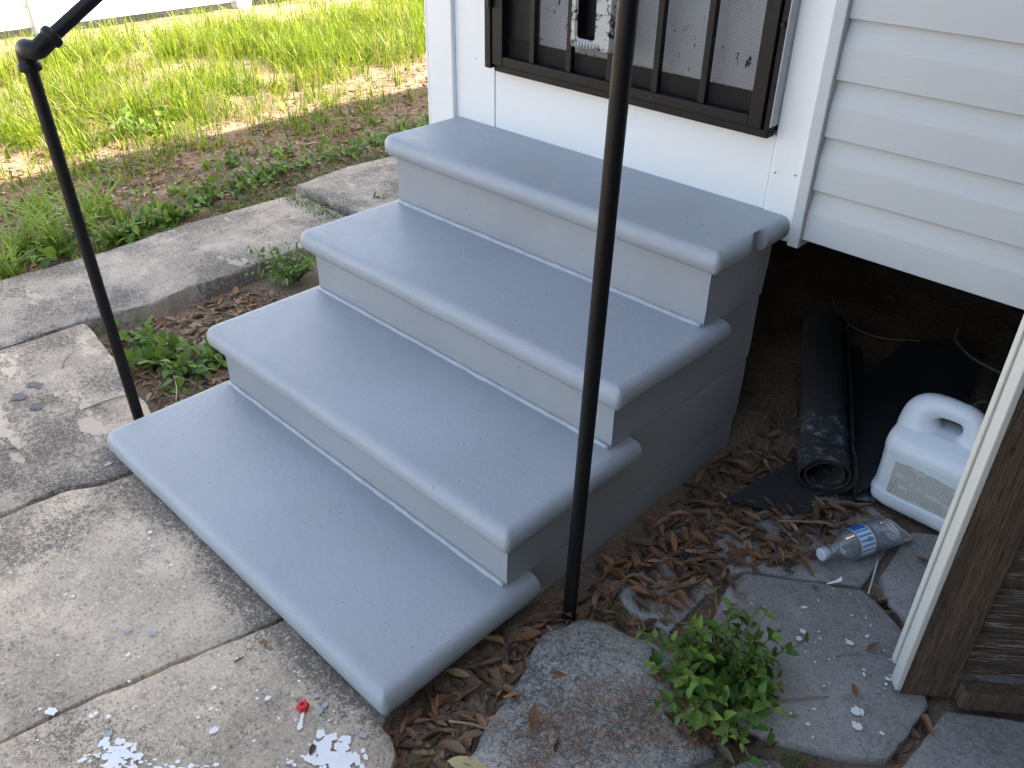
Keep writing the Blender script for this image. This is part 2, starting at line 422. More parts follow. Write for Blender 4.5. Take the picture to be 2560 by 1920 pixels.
slab([(-.19, -5), (-.008, -1.1), (.032, -.6), (.037, -.48), (.084, -.39), (.092, -.2), (.74, -.2), (.732, -.355), (.688, -.515), (.667, -.61), (.648, -.676), (.634, -.77), (.622, -.83), (.56, -1.2), (.2, -5)], -.001, .085, CONC, 4)
slab([(.21, -5), (.567, -1.2), (.629, -.83), (.641, -.77), (.655, -.676), (.674, -.61), (.695, -.515), (.738, -.355), (.75, -.2), (1.03, -.2), (1.075, -.345), (1.099, -.348), (1.13, -.362), (1.155, -.39), (1.19, -.5), (1.3, -.9), (1.5, -5)], .001, .085, CONC, 5)
# broken slabs by the crawl space
bp = obj('broken_paving', *box(1.5, 1.56, .2, .3, -.06, -.04), SOIL, kind='structure')
tag(bp, 'broken grey slabs laid loosely beside the steps')
def bslab(poly, zt, mat, seed, name='slab', **k):
    V, F = slab_geo(poly, zt, .06, seed, amp=k.pop('amp', .0022), bev=k.pop('bev', .006), **k); return obj(name, V, F, mat, bp, smooth=40)
bslab([(1.315, .40), (1.326, .446), (1.40, .495), (1.465, .538), (1.527, .578), (1.561, .569), (1.60, .548), (1.647, .522), (1.70, .452), (1.741, .392), (1.742, .30), (1.736, .232), (1.69, .195), (1.606, .148), (1.52, .115), (1.44, .15), (1.37, .2)], -.013, SLAB, 11)
bslab([(1.528, .83), (1.53, .74), (1.536, .645), (1.583, .592), (1.646, .560), (1.70, .50), (1.80, .52), (1.98, .60), (2.0, .85), (1.75, .92), (1.603, .88)], -.014, SLAB, 12)
bslab([(1.768, .402), (1.764, .30), (1.757, .225), (1.76, .0), (2.4, -.1), (2.5, .5), (2.1, .56), (1.88, .48)], -.012, SLAB, 13)
bslab([(1.14, .22), (1.20, .19), (1.30, .20), (1.295, .40), (1.317, .456), (1.456, .546), (1.520, .592), (1.516, .70), (1.508, .82), (1.42, .86), (1.30, .80), (1.2, .55)], -.020, SLAB, 14)
rockpoly = [(1.17, -.10), (1.145, -.05), (1.122, .02), (1.145, .09), (1.19, .125), (1.25, .142), (1.30, .155), (1.37, .165), (1.44, .125), (1.50, .085), (1.52, .03), (1.48, -.05), (1.40, -.22), (1.30, -.32), (1.22, -.30), (1.19, -.2)]
# lump with a gently domed top
def lump(poly, zt, seed, mat):
    c = Vector((sum(p[0] for p in poly) / len(poly), sum(p[1] for p in poly) / len(poly), 0)); V = []; F = []
    P = []
    for i in range(len(poly)):
        a = Vector((*poly[i], 0)); b = Vector((*poly[(i + 1) % len(poly)], 0))
        for q in range(8): P.append(a.lerp(b, q / 8))
    m = len(P); rings = [(1.02, -.06), (1.0, -.012), (.975, .002), (.93, .008), (.8, .013), (.6, .016), (.35, .017), (.12, .018)]
    for k, z in rings:
        for p in P:
            q = c + (p - c) * k; V.append((q.x + .006 * nz(q.x, q.y, seed, 22), q.y + .006 * nz(q.x, q.y, seed + 3, 22), zt + z + .006 * nz(q.x, q.y, seed, 13) + .002 * nz(q.x, q.y, seed, 60)))
    for r in range(len(rings) - 1):
        for i in range(m):
            j = (i + 1) % m; F.append((r * m + i, r * m + j, (r + 1) * m + j, (r + 1) * m + i))
    F.append(tuple((len(rings) - 1) * m + i for i in range(m)))
    return obj('concrete_lump', V, F, mat, bp, smooth=50)
lump(rockpoly, -.02, 21, ROCK)
bslab([(1.50, -.02), (1.553, .045), (1.57, .082), (1.60, .10), (1.632, .10), (1.66, .137), (1.715, .185), (1.738, .18), (1.74, -.1), (1.66, -.3), (1.55, -.25)], -.02, ROCK, 16)

# white paint spatter, flat on the slabs
def blobs(name, items, mat, parent):
    V = []; F = []
    for ii, (x, y, z, r, e, a, seed) in enumerate(items):
        n = 30; i0 = len(V); z += ii * 4e-6
        for k in range(n):
            th = 2 * math.pi * k / n; rr = r * (1 + .45 * nz(math.cos(th) * 1.4, math.sin(th) * 1.4, seed, 1.3) + .22 * nz(math.cos(th) * 3, math.sin(th) * 3, seed, 1.7))
            u, v = rr * math.cos(th), rr * e * math.sin(th)
            V.append((x + u * math.cos(a) - v * math.sin(a), y + u * math.sin(a) + v * math.cos(a), z))
        F.append(tuple(range(i0, i0 + n)))
    return obj(name, V, F, mat, parent, kind='stuff')
Zp = .0045; it = []
def pb(px, py, r, e=1., a=0.): 
    p = uz(px, py, Zp); it.append((p.x, p.y, Zp, r, e, a, rnd.random() * 90))
for px, py, r in [(128, 1778, .0095), (320, 1636, .005), (535, 1826, .0085), (323, 1703, .003), (183, 1490, .003), (173, 1338, .0025), (429, 1412, .0035), (430, 1530, .002), (241, 1508, .0025), (375, 1330, .004), (372, 1346, .003), (228, 1790, .005), (240, 1783, .004), (271, 1791, .004), (100, 1772, .003), (94, 1850, .002), (670, 1745, .005), (643, 1746, .003), (527, 1772, .004), (495, 1793, .003), (535, 1719, .004), (552, 1721, .002), (748, 1702, .003), (745, 1680, .002), (738, 1800, .002), (635, 1852, .003), (724, 1905, .005), (736, 1912, .004), (755, 1890, .003), (340, 1765, .002), (333, 1770, .002)]: pb(px, py, r, rnd.uniform(.7, 1.2), rnd.uniform(0, 3))
for i in range(60):   # big splashes at the lower left
    pb(290 + rnd.gauss(0, 28), 1895 + rnd.gauss(0, 20), rnd.uniform(.002, .010), rnd.uniform(.4, 1), rnd.uniform(0, 3))
for i in range(26): pb(400 + rnd.gauss(0, 70), 1915 + rnd.gauss(0, 6), rnd.uniform(.001, .006), rnd.uniform(.25, 1), .75)
for i in range(18): pb(246 + rnd.gauss(0, 14), 1884 + rnd.gauss(0, 6), rnd.uniform(.001, .004), .5, .75)
for i in range(90):
    pb(835 + rnd.gauss(0, 34), 1893 + rnd.gauss(0, 27), rnd.uniform(.003, .012), rnd.uniform(.5, 1), rnd.uniform(0, 3))
for i in range(30): pb(790 + rnd.gauss(0, 60), 1880 + rnd.gauss(0, 60), rnd.uniform(.0008, .002))
for k in range(9): pb(757 - k * .9, 1783 + k * 4.4, .0028 + .0014 * (k > 6), 1.5, .75)
for i in range(90): pb(rnd.uniform(0, 900), rnd.uniform(700, 1900), rnd.uniform(.0008, .0025))
it = [q for q in it if q[1] < -.19 and not (q[1] > -.36 and q[0] > -.05) and not (q[0] > 1.12 and q[1] > -.42)]
blobs('paint_spatter', it, SPLASH, pave)
it = []
for px, py, r in [(800, 1775, .008), (812, 1762, .007), (790, 1740, .006), (270, 1835, .008), (205, 1453, .004), (152, 1440, .005), (188, 1465, .004), (320, 1575, .008), (380, 1583, .007), (384, 1370, .005), (908, 1838, .008), (300, 1170, .012), (270, 1160, .01)]: pb(px, py, r, .7, rnd.uniform(0, 3))
it = [q for q in it if not (q[1] > -.36 and q[0] > -.04)]
blobs('paint_spatter', it, SPLASHB, pave)
SLATE = m_flat('dark_slate_paint_stain', (.085, .088, .10), .55, .35, 70, .4)
it = []; Zp = .0036
for cx, cy, sx, sy, n in [(80, 962, 9, 3, 12), (45, 990, 6, 3, 7), (90, 1015, 4, 6, 8)]:
    for i in range(n): pb(cx + rnd.gauss(0, sx), cy + rnd.gauss(0, sy), rnd.uniform(.006, .013), rnd.uniform(.5, .9), .75)
blobs('paint_stain', [q for q in it if q[1] < -.2], SLATE, pave)
Zp = -.0085; it = []
for px, py, r in [(2010, 1518, .008), (2130, 1538, .0035), (2008, 1578, .007), (1998, 1596, .007), (2050, 1596, .004), (2125, 1606, .009), (2117, 1600, .005), (2168, 1590, .007), (2241, 1512, .006), (2160, 1686, .006), (2220, 1697, .009), (2215, 1710, .004), (2225, 1688, .004), (2140, 1777, .012), (2155, 1780, .011), (2143, 1815, .012), (2136, 1808, .006), (2205, 1833, .006), (2160, 1674, .004), (2045, 1500, .004), (2060, 1715, .004), (2032, 1842, .004), (1962, 1850, .005), (1995, 1860, .004), (2008, 1861, .004), (2078, 1878, .005), (2095, 1879, .003), (2020, 1810, .005), (2035, 1772, .005)]: pb(px, py, r * .8, rnd.uniform(.4, 1), rnd.uniform(0, 3))
for i in range(60):
    x, y = rnd.uniform(1.35, 1.73), rnd.uniform(.16, .55); it.append((x, y, Zp, rnd.uniform(.0008, .0022), 1, 0, rnd.random() * 50))
it = [q for q in it if inpoly(q[0], q[1], [(1.33, .42), (1.527, .57), (1.64, .515), (1.735, .385), (1.73, .24), (1.6, .16), (1.45, .17)])]
blobs('paint_spatter', it, SPLASH, bp)

# ================================================================ STEPS
steps = empty('concrete_steps', (.52, .26, 0), 'grey painted concrete steps with four rounded treads below the white door', 'steps')
XL, XR = 0.0, 1.04; YW = .869
RY = [-.305, 0.0, .311, .611]; TZ = [.065, .239, .412, .605]
def tread(x0, x1, y0, y1, zt, h, seed, chip=False, rc=(.03, .03)):
    """rounded slab: bullnose at front and both sides"""
    n = []
    def outline(ins):
        P = []
        X0, X1, Y0 = x0 + ins, x1 - ins, y0 + ins
        def arc(cx, cy, r, a0, a1):
            for k in range(7):
                a = R(a0 + (a1 - a0) * k / 6); P.append((cx + r * math.cos(a), cy + r * math.sin(a)))
        rl = max(rc[0] - ins, .003); rr = max(rc[1] - ins, .003)
        N = 30
        for k in range(N): P.append((X0, y1 + (Y0 + rl - y1) * k / N))
        arc(X0 + rl, Y0 + rl, rl, 180, 270)
        for k in range(1, 60): P.append((X0 + rl + (X1 - rr - X0 - rl) * k / 60, Y0))
        arc(X1 - rr, Y0 + rr, rr, 270, 360)
        for k in range(1, N + 1): P.append((X1, Y0 + rr + (y1 - Y0 - rr) * k / N))
        return P
    V = []; F = []; a = h / 2; b = .034
    angs = [-90, -70, -45, -20, 0, 20, 40, 58, 72, 82, 90]
    for q in angs:
        t = R(q); cc = max(0, math.cos(t)); ss = math.sin(t); ins = b * (1 - cc ** .8) if q <= 0 else .030 * (1 - cc ** .72); z = zt - a + a * math.copysign(abs(ss) ** .9, ss)
        for (x, y) in outline(ins):
            wv = .0022 * nz(x, y, seed, 5) + .0009 * nz(x, y, seed + z * 9, 32) if q > -60 else 0
            X, Y, Zz = x, y, z + (wv * .6 if q < 50 else 0)
            k = (1 - abs(math.sin(t))) * 1.0
            Y += k * (.0025 * nz(x, 0, seed, 4) + .0014 * nz(x, 0, seed + 5, 26)) * (1 if y < y0 + .05 else 0)
            if x > x1 - .05: X += k * (.0025 * nz(0, y, seed, 5) + .0016 * nz(0, y, seed + 5, 28))
            if chip and x > x1 - .06 and .695 < y < .765 and q < 62:
                e = min(1, (y - .695) / .045, (.765 - y) / .008); X = min(X, x1 + .004 - .028 * e + .003 * nz(0, y, z, 60))
            V.append((X, Y, Zz))
    m = len(V) // len(angs)
    for r in range(len(angs) - 1):
        for i in range(m - 1):
            F.append((r * m + i, r * m + i + 1, (r + 1) * m + i + 1, (r + 1) * m + i))
        F.append((r * m + m - 1, r * m, (r + 1) * m, (r + 1) * m + m - 1))
    F.append(tuple((len(angs) - 1) * m + i for i in range(m))); F.append(tuple(range(m - 1, -1, -1)))
    return V, F
for k in range(4):
    y1 = RY[k + 1] + .062 if k < 3 else YW + .03
    V, F = tread(XL - .034, XR + .036, RY[k] - .037, y1, TZ[k], .056 if k else .062, 10 * k + 3, chip=(k == 3), rc=(.045 if k == 3 else .034, .014))
    t = obj('tread', V, F, PAINT, steps, smooth=60)
def blockgeo(x0, x1, y0, y1, z0, z1, seed, lean=0.):
    nx, ny, nzv = 40, 34, 8; V = []; F = []; idx = {}
    def vert(i, j, k):
        key = (i, j, k)
        if key in idx: return idx[key]
        x = x0 + (x1 - x0) * i / nx; y = y0 + (y1 - y0) * j / ny; z = z0 + (z1 - z0) * k / nzv
        if i == nx:
            x += .0022 * nz(0, y, z, 9, seed) + .0012 * nz(0, y, z, 40, seed)
            ed = min(k, nzv - k) ; x -= .0012 if ed == 0 else 0
        if j == 0: y += .001 * nz(x, 0, z, 12, seed) + .0006 * nz(x, 0, z, 50, seed)
        if j == ny: y += .007 * nz(x, 0, z, 26) - lean * (.56 - z)
        idx[key] = len(V); V.append((x, y, z)); return idx[key]
    for i in range(nx):
        for k in range(nzv):
            F.append((vert(i, 0, k), vert(i + 1, 0, k), vert(i + 1, 0, k + 1), vert(i, 0, k + 1)))
            F.append((vert(i, ny, k + 1), vert(i + 1, ny, k + 1), vert(i + 1, ny, k), vert(i, ny, k)))
    for j in range(ny):
        for k in range(nzv):
            F.append((vert(nx, j, k), vert(nx, j + 1, k), vert(nx, j + 1, k + 1), vert(nx, j, k + 1)))
            F.append((vert(0, j, k + 1), vert(0, j + 1, k + 1), vert(0, j + 1, k), vert(0, j, k)))
    for i in range(nx):
        for j in range(ny):
            F.append((vert(i, j, nzv), vert(i + 1, j, nzv), vert(i + 1, j + 1, nzv), vert(i, j + 1, nzv)))
            F.append((vert(i, j + 1, 0), vert(i + 1, j + 1, 0), vert(i + 1, j, 0), vert(i, j, 0)))
    return V, F
zs = [(-.10, .058), (.060, .231), (.233, .404), (.406, .600)]
for k in range(4):
    # the poured block behind each riser; its edge shows as a joint line on the side wall
    xo = (.0, .0012, -.0008, .001)[k]
    o = obj('riser', *blockgeo(XL, XR + xo, RY[k] if k else RY[0] + .005, .866, zs[k][0], zs[k][1], k * 3 + 1, .075), RISER, steps, smooth=50)
    if k:
        P = [(x, RY[k] - .003 + .0018 * nz(x, k, 0, 18), TZ[k - 1] + .002 + .0012 * nz(x, k, 4, 24)) for x in np.linspace(XL + .004, XR - .004, 90)]
        obj('caulk_bead', *tube(P, [.0065 + .0025 * nz(p[0], k, 8, 30) for p in P], 8), CAULK, steps, smooth=180)

# ================================================================ HOUSE
house = empty('house', (3.5, 4, .56), 'white trimmed house with pale grey lap siding raised above an open crawl space', 'house')
HX0, HX1, HY1, HZ = -.128, 8.0, 9.0, 3.0
# front wall trims
bx('corner_trim', (-.128, -.024, .852, .90, .52, HZ), WHITE, house, .004)
bx('corner_trim', (-.140, -.1285, .853, .96, .52, HZ), WHITE, house, .004)
bx('door_surround', (-.0235, .134, .866, .90, .53, HZ), WHITE, house, .002)
bx('door_surround', (.1355, 1.0, .868, .90, .53, .772), WHITE, house, .002)
bx('door_surround', (.1355, 1.0, .868, .90, 2.75, HZ), WHITE, house, .002)
bx('door_casing', (1.001, 1.084, .864, .90, .545, HZ), WHITE, house, .005)
bx('siding_channel', (1.0845, 1.112, .842, .90, .548, HZ), SIDING, house, .003)
# Dutch lap siding, board by board
prof = [(-.001, .0), (-.0125, .0), (-.0138, .0015), (-.0132, .062), (-.0128, .066), (-.0115, .070), (-.0040, .104), (-.0030, .112), (-.0025, .118), (.006, .118), (.006, .0)]
z0 = .567; i = 0
while z0 + .1145 * i < HZ - .05:
    zb = z0 + .1145 * i; V = []; F = []; xs = (1.1125, 1.6, 2.4, 8.0)
    for x in xs: V += [(x, .869 + y, zb + z) for y, z in prof]
    n = len(prof)
    for a in range(len(xs) - 1):
        for k in range(n):
            k2 = (k + 1) % n; F.append((a * n + k, (a + 1) * n + k, (a + 1) * n + k2, a * n + k2))
    F.append(tuple(range(n))); F.append(tuple((len(xs) - 1) * n + q for q in range(n - 1, -1, -1)))
    obj('siding_board', V, F, SIDING, house, smooth=25); i += 1
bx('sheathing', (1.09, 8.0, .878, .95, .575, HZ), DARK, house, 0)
bx('side_wall', (-.1275, -.03, .961, HY1, .52, HZ), SIDING, house, 0)
bx('rear_wall', (-.0295, 8.0, HY1 - .1, HY1, .53, HZ), SIDING, house, 0)
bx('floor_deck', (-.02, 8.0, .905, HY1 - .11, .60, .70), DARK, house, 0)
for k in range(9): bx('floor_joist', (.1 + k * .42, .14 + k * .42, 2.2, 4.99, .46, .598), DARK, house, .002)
bx('foundation_skirt', (-.12, -.05, .97, HY1 - .2, -.2, .515), BLOCK, house, 0)
bx('foundation_skirt', (-.04, 8, 5.0, 5.1, -.2, .595), BLOCK, house, 0)
bx('foundation_skirt', (2.3, 8, .90, .95, -.2, .57), BLOCK, house, 0)
bx('pier_block', (1.95, 2.2, 1.2, 1.45, -.1, .455), BLOCK, house, .01)
# roof with overhang
ov = .42
V = [(HX0 - ov, YW - ov, HZ), (HX1, YW - ov, HZ), (HX1, HY1 + ov, HZ), (HX0 - ov, HY1 + ov, HZ), (HX0 + 3.5, 5, HZ + 1.5), (HX1, 5, HZ + 1.5)]
obj('roof', [(x, y, z + .12) for x, y, z in V], [(0, 1, 5, 4), (1, 2, 5), (2, 3, 4, 5), (3, 0, 4), (0, 3, 2, 1)], ROOFM, house)
bx('soffit', (HX0 - ov, HX1, YW - ov, HY1 + ov, HZ + .001, HZ + .117), WHITE, house, 0)
# unseen wing added right of the yard corner to block sky light
bx('added_shade_wall', (2.55, 2.65, -2.4, .80, .50, HZ), SHADEM, house, 0)
bx('added_shade_wall', (2.66, 8.0, -2.4, -2.3, .50, HZ), SHADEM, house, 0)
bx('added_shade_skirt', (2.58, 2.64, -2.35, .80, -.2, .495), BLOCK, house, 0)
bx('added_shade_soffit', (2.55 - .35, 8.0, -2.4 - ov, YW - ov - .001, HZ + .002, HZ + .10), WHITE, house, 0)
# security door
dr = bpy.data.objects.new('security_door', None); link(dr, house, (.56, .84, .78))
DF, DB = .832, .852
bx('door_jamb', (.135, .158, .826, .867, .776, 2.74), BLACK, dr, .003)
for z in (.93, 1.7, 2.4): obj('hinge', *tube([(.160, .822, z), (.160, .822, z + .12)], .007, 12), BLACK, dr, smooth=60)
bx('frame_stile', (.163, .200, .828, .858, .788, 2.72), BLACK, dr, .002)
bx('frame_stile', (.948, .981, .828, .858, .788, 2.72), BLACK, dr, .002)
bx('door_jamb', (.983, .998, .835, .867, .786, 2.74), BLACK, dr, .002)
bx('frame_rail', (.2005, .9475, .829, .857, .788, .812), BLACKC, dr, .002)
bx('frame_rail', (.2005, .9475, .829, .857, 2.68, 2.72), BLACK, dr, .002)
bx('threshold_strip', (.159, .995, .838, .8675, .768, .787), BLACKC, dr, .004)
for x in (.305, .430, .560, .694, .824): bx('bar', (x - .0085, x + .0085, .830, .846, .8125, 2.679), BLACK, dr, .002)
V, F = box(.2005, .9475, .8495, .8505, .8125, 2.679); obj('perforated_screen', V[:2] + V[4:6], [(0, 1, 3, 2)], SCREEN, dr)
bx('inner_door', (.292, .99, .872, .91, .850, 2.7), m_flat('inner_door_white', (.72, .74, .77), .5, .03), dr, .004)
bx('inner_threshold', (.136, 1.0, .9005, .97, .70, .849), m_flat('dark_threshold', (.03, .03, .032), .6), dr, .002)
bx('inner_jamb', (.136, .291, .875, .92, .851, 2.7), m_flat('dark_inner_jamb', (.035, .036, .04), .6), dr, .002)
obj('reveal_edge', *box(.9985, 1.0005, .834, .868, .795, 2.74), m_flat('grey_reveal', (.45, .48, .52), .5), dr)
obj('bolt', *lathe([(.0, 0), (.005, 0), (.006, .003), (.006, .006)], 10, (0, 1, 0), (.990, .830, 1.0)), BLACK, dr, smooth=50)
# lock housing: rounded open box with ribbed rim
V = []; F = []
def rrect(x0, x1, z0, z1, r, y, n=5):
    P = []
    for cx, cz, a0 in ((x1 - r, z1 - r, 0), (x0 + r, z1 - r, 90), (x0 + r, z0 + r, 180), (x1 - r, z0 + r, 270)):
        for k in range(n + 1):
            a = R(a0 + 90 * k / n); P.append((cx + r * math.cos(a), y, cz + r * math.sin(a)))
    return P
rings = [rrect(.468, .590, .885, 1.16, .012, .829), rrect(.468, .590, .885, 1.16, .012, .796), rrect(.471, .586, .888, 1.157, .012, .788), rrect(.482, .545, .903, 1.146, .010, .787), rrect(.486, .541, .907, 1.142, .009, .793)]
for q in rings: V += q
m = len(rings[0])
for r_ in range(len(rings) - 1):
    for k in range(m): F.append((r_ * m + k, r_ * m + (k + 1) % m, (r_ + 1) * m + (k + 1) % m, (r_ + 1) * m + k))
lk = obj('lock_housing', V, F, CHIPW, dr, smooth=45)
obj('recess', *join([((rrect(.486, .541, .907, 1.142, .009, .793) + rrect(.488, .539, .909, 1.140, .009, .826)), [(k, (k + 1) % m, m + (k + 1) % m, m + k) for k in range(m)] + [tuple(range(m, 2 * m))])]), BLACK, dr)
for k in range(9): obj('rib', *tube([(.478 + k * .0096, .789, .889), (.478 + k * .0096, .7855, .895), (.478 + k * .0096, .788, .902)], .0034, 6), CHIPW, dr, smooth=180)
for px, py in [(1937, 432), (1988, 439), (1190, 146)]:
    p = uy(px, py, .866 if px < 1500 else .8545); obj('nail_head', *lathe([(0, 0), (.002, 0), (.0024, .002)], 8, (0, 1, 0), (p.x, p.y - .0005, p.z)), CABLE, house)

# ================================================================ HANDRAILS
def handrail(label, bx_, by_, xtop, ytop, ztop, yend, zb):
    r = .0138; h = empty('pipe_handrail', (bx_, by_, zb), label, 'handrail', None)
    s = .60; b = Vector((xtop, ytop, ztop)); d = Vector((0, 1, s)).normalized(); ox = .050; pd = (b - Vector((bx_, by_, zb))).normalized()
    obj('post', *tube([Vector((bx_, by_, zb)) - pd * .06, Vector((bx_, by_, zb)) + pd * .3, b - pd * .03], r, 20), PIPE, h, smooth=50)
    # two cast elbows: out sideways from the post, then up along the rail
    q = b + Vector((ox, .0, -.003)); e0 = q + d * .050
    e = catmull([b - pd * .032, b - pd * .016, b + Vector((.008, .0, -.002)), b + Vector((.028, .0, .0)), q + d * .012 + Vector((-.004, 0, -.002)), q + d * .034, e0], 7)
    el = obj('elbow', *tube(e, .0188, 22), PIPE, h, smooth=60)
    obj('collar', *lathe([(.0138, -.046), (.021, -.046), (.0232, -.042), (.0232, -.033), (.0188, -.028)], 22, pd, b), PIPE, el, smooth=60)
    obj('collar', *lathe([(.0188, .038), (.0232, .043), (.0232, .052), (.021, .056), (.0138, .058)], 22, d, q), PIPE, el, smooth=60)
    L = (yend - ytop) / d.y
    obj('rail', *tube([q + d * .045, q + d * L], r, 20), PIPE, h, smooth=50)
    obj('wall_flange', *lathe([(.04, 0), (.04, .006), (.022, .009), (.018, .02), (0.0138, .022)], 20, (0, -1, 0), q + d * L), PIPE, h, smooth=50)
    return h
handrail('thin black pipe handrail with its elbow above the leaf pit and path slab', -.1, -.222, -.1, -.243, .943, .852, 0)
handrail('thin black pipe handrail rising from soil beside the side wall of the steps', 1.128, .093, 1.158, .093, 1.205, .842, -.03)

# ================================================================ FENCE
fence = empty('vinyl_fence', (-5.42, 2.4, 0), 'white vinyl privacy fence at the far side of the lawn', 'fence')
fy = [-5.4, -3.65, -1.9, -.15, 1.60, 3.27, 5.0, 6.75, 8.5, 10.2, 12.0]
def fx(y): return -5.44 + .012 * (y - 1.6)
for a in fy: bx('post', (fx(a) - .065, fx(a) + .065, a - .065, a + .065, -.1, 1.95), VINYL, fence, .006)
for a, b in zip(fy[:-1], fy[1:]):
    x = fx((a + b) / 2); y0, y1 = a + .066, b - .066; zb = .02
    bx('bottom_rail', (x - .025, x + .025, y0, y1, zb, zb + .14), VINYL, fence, .004)
    bx('top_rail', (x - .025, x + .025, y0, y1, 1.72, 1.86), VINYL, fence, .004)
    n = 9
    for k in range(n):
        q0 = y0 + (y1 - y0) * k / n; q1 = y0 + (y1 - y0) * (k + 1) / n
        bx('board', (x - .011, x + .011, q0 + .0006, q1 - .0006, zb + .141, 1.719), VINYL, fence, .003)

# ================================================================ WOODEN ACCESS PANEL
ap = empty('access_panel', (1.70, .40, -.012), 'weathered brown plank panel with a cream painted edge standing on the broken slabs', 'panel')
A = Vector((1.694, .372, 0)); U = Vector((.775, .632, 0)).normalized(); Nn = Vector((-U.y, U.x, 0))
def pbox(name, u0, u1, d0, d1, z0, z1, mat, bev=.003, parent=ap):
    V, F = box(u0, u1, d0, d1, z0, z1)
    o = bpy.data.objects.new(name, mkmesh(name, V, F, mat)); link(o, parent, A); o.rotation_euler.z = math.atan2(U.y, U.x); WL[o.name] = A
    if bev:
        b = o.modifiers.new('bevel', 'BEVEL'); b.width = bev; b.segments = 2
    return o
pbox('stile', .002, .094, 0.002, .034, -.010, .95, WOODS)
pbox('stile', .66, .75, .002, .034, -.010, .95, WOODS)
pbox('edge_board', -.010, .0015, .0, .028, .0, .95, EDGEP, .002)
pbox('edge_board', -.010, .004, .0365, .050, .03, .95, EDGEP, .002)
pbox('back_batten', .006, .74, .0365, .048, .02, .94, DARK, 0)
for k in range(8):
    z = .045 + k * .113; pbox('plank', .0945, .6595, .012 + .002 * (k % 2), .034, z, z + .109, WOODP, .003)
pbox('bottom_board', .100, .70, -.022, .010, -.012, .034, WOODS, .004)

# ================================================================ THINGS IN THE CRAWL SPACE
# jug: blow-moulded, front face towards the path
J = Vector((1.535, .965, -.022))
jug = empty('plastic_jug', J, 'large white plastic jug with handle and torn paper label under the house edge', 'jug')
def sup(cx, hx, hy, z, n=40, e=6.5, ox=0):
    P = []
    for k in range(n):
        a = 2 * math.pi * k / n; c, s_ = math.cos(a), math.sin(a); q = (abs(c) ** e + abs(s_) ** e) ** (-1 / e)
        P.append((cx + hx * q * c + ox, hy * q * s_, z))
    return P
def loft(rings):
    V = sum(rings, []); n = len(rings[0]); F = []
    for r_ in range(len(rings) - 1):
        for k in range(n): F.append((r_ * n + k, r_ * n + (k + 1) % n, (r_ + 1) * n + (k + 1) % n, (r_ + 1) * n + k))
    F.append(tuple(range(n - 1, -1, -1))); F.append(tuple((len(rings) - 1) * n + k for k in range(n))); return V, F
rings = [sup(0, .128, .082, .0), sup(0, .14, .092, .006), sup(0, .145, .096, .018), sup(0, .145, .096, .040), sup(0, .141, .092, .046), sup(0, .140, .091, .10), sup(0, .141, .092, .148), sup(0, .143, .093, .152), sup(0, .143, .093, .162),
         sup(0, .142, .090, .174), sup(-.002, .138, .080, .188), sup(-.004, .130, .062, .199), sup(-.008, .115, .042, .207)]
bodyg = loft(rings)
hp = [(-.094, 0, .165, .052), (-.098, 0, .20, .047), (-.098, 0, .230, .040), (-.086, 0, .250, .033), (-.060, 0, .262, .026), (-.025, 0, .264, .0245), (.0, 0, .261, .025), (.018, 0, .245, .029), (.028, 0, .22, .036), (.032, 0, .18, .045)]
hnd = tube(catmull([q[:3] for q in hp], 5), [float(v) for v in np.interp(np.arange(46) / 5, range(10), [q[3] for q in hp])], 16)
neck = lathe([(.0, .15), (.040, .15), (.036, .20), (.030, .222), (.027, .230), (.027, .245), (0, .245)], 20, (.12, 0, 1), (.060, 0, .0))
V, F = join([bodyg, hnd, neck])
jb = obj('body', [Vector(v) + J for v in V], F, PLASTIC, jug, smooth=180)
rm = jb.modifiers.new('remesh', 'REMESH'); rm.mode = 'VOXEL'; rm.voxel_size = .0036; rm.use_smooth_shade = True
sm = jb.modifiers.new('smooth', 'SMOOTH'); sm.iterations = 7; sm.factor = .5
obj('cap', [Vector(v) + J for v in lathe([(0, .262), (.026, .262), (.0295, .258), (.0295, .234), (.027, .232)], 28, (.12, 0, 1), (.060, 0, 0))[0]], lathe([(0, .281), (.026, .281), (.0295, .277), (.0295, .252), (.027, .25)], 28)[1], PLASTIC, jug, smooth=40)
def m_label():
    s = NT('worn_paper_label'); v = s.tex(); x = s.xyz(v)
    line = s.math('GREATER_THAN', s.math('FRACT', s.math('MULTIPLY', x[2], 190)), .45)
    letters = s.math('GREATER_THAN', s.noise(900, 1, .5, s.mapping((1, 1, .4), vec=v)), .44)
    blk = s.ramp(s.noise(28, 2, .4, s.mapping((.8, 1, 2.2), vec=v)), [(.38, 0.), (.42, 1.)])
    ink = s.math('MULTIPLY', s.math('MULTIPLY', line, letters), blk)
    c = s.mix(s.noise(30, 5), (.74, .71, .66), (.62, .56, .49))
    c = s.mix(s.math('MULTIPLY', ink, .55), c, (.10, .10, .11))
    c = s.mix(s.ramp(s.noise(26, 6, .7, s.mapping((1, 1, 2.5), vec=v)), [(.62, 0.), (.70, .7)]), c, (.32, .26, .22))
    # barcode
    bc = s.math('GREATER_THAN', s.noise(330, 0, .5, s.mapping((1, 0, 0), vec=v)), .5)
    m = s.math('MULTIPLY', s.math('MULTIPLY', s.math('GREATER_THAN', x[0], .062), s.math('LESS_THAN', x[0], .088)), s.math('MULTIPLY', s.math('GREATER_THAN', x[2], .054), s.math('LESS_THAN', x[2], .066)))
    c = s.mix(m, c, s.mix(bc, (.62, .62, .60), (.03, .03, .03)))
    r = s.math('MULTIPLY', s.math('LESS_THAN', x[0], -.078), s.math('LESS_THAN', x[2], .078)); r2 = s.math('GREATER_THAN', s.noise(160, 2), .55)
    c = s.mix(s.math('MULTIPLY', s.math('MULTIPLY', r, r2), .6), c, (.6, .2, .22))
    s.bsdf(c, .6); return s.m
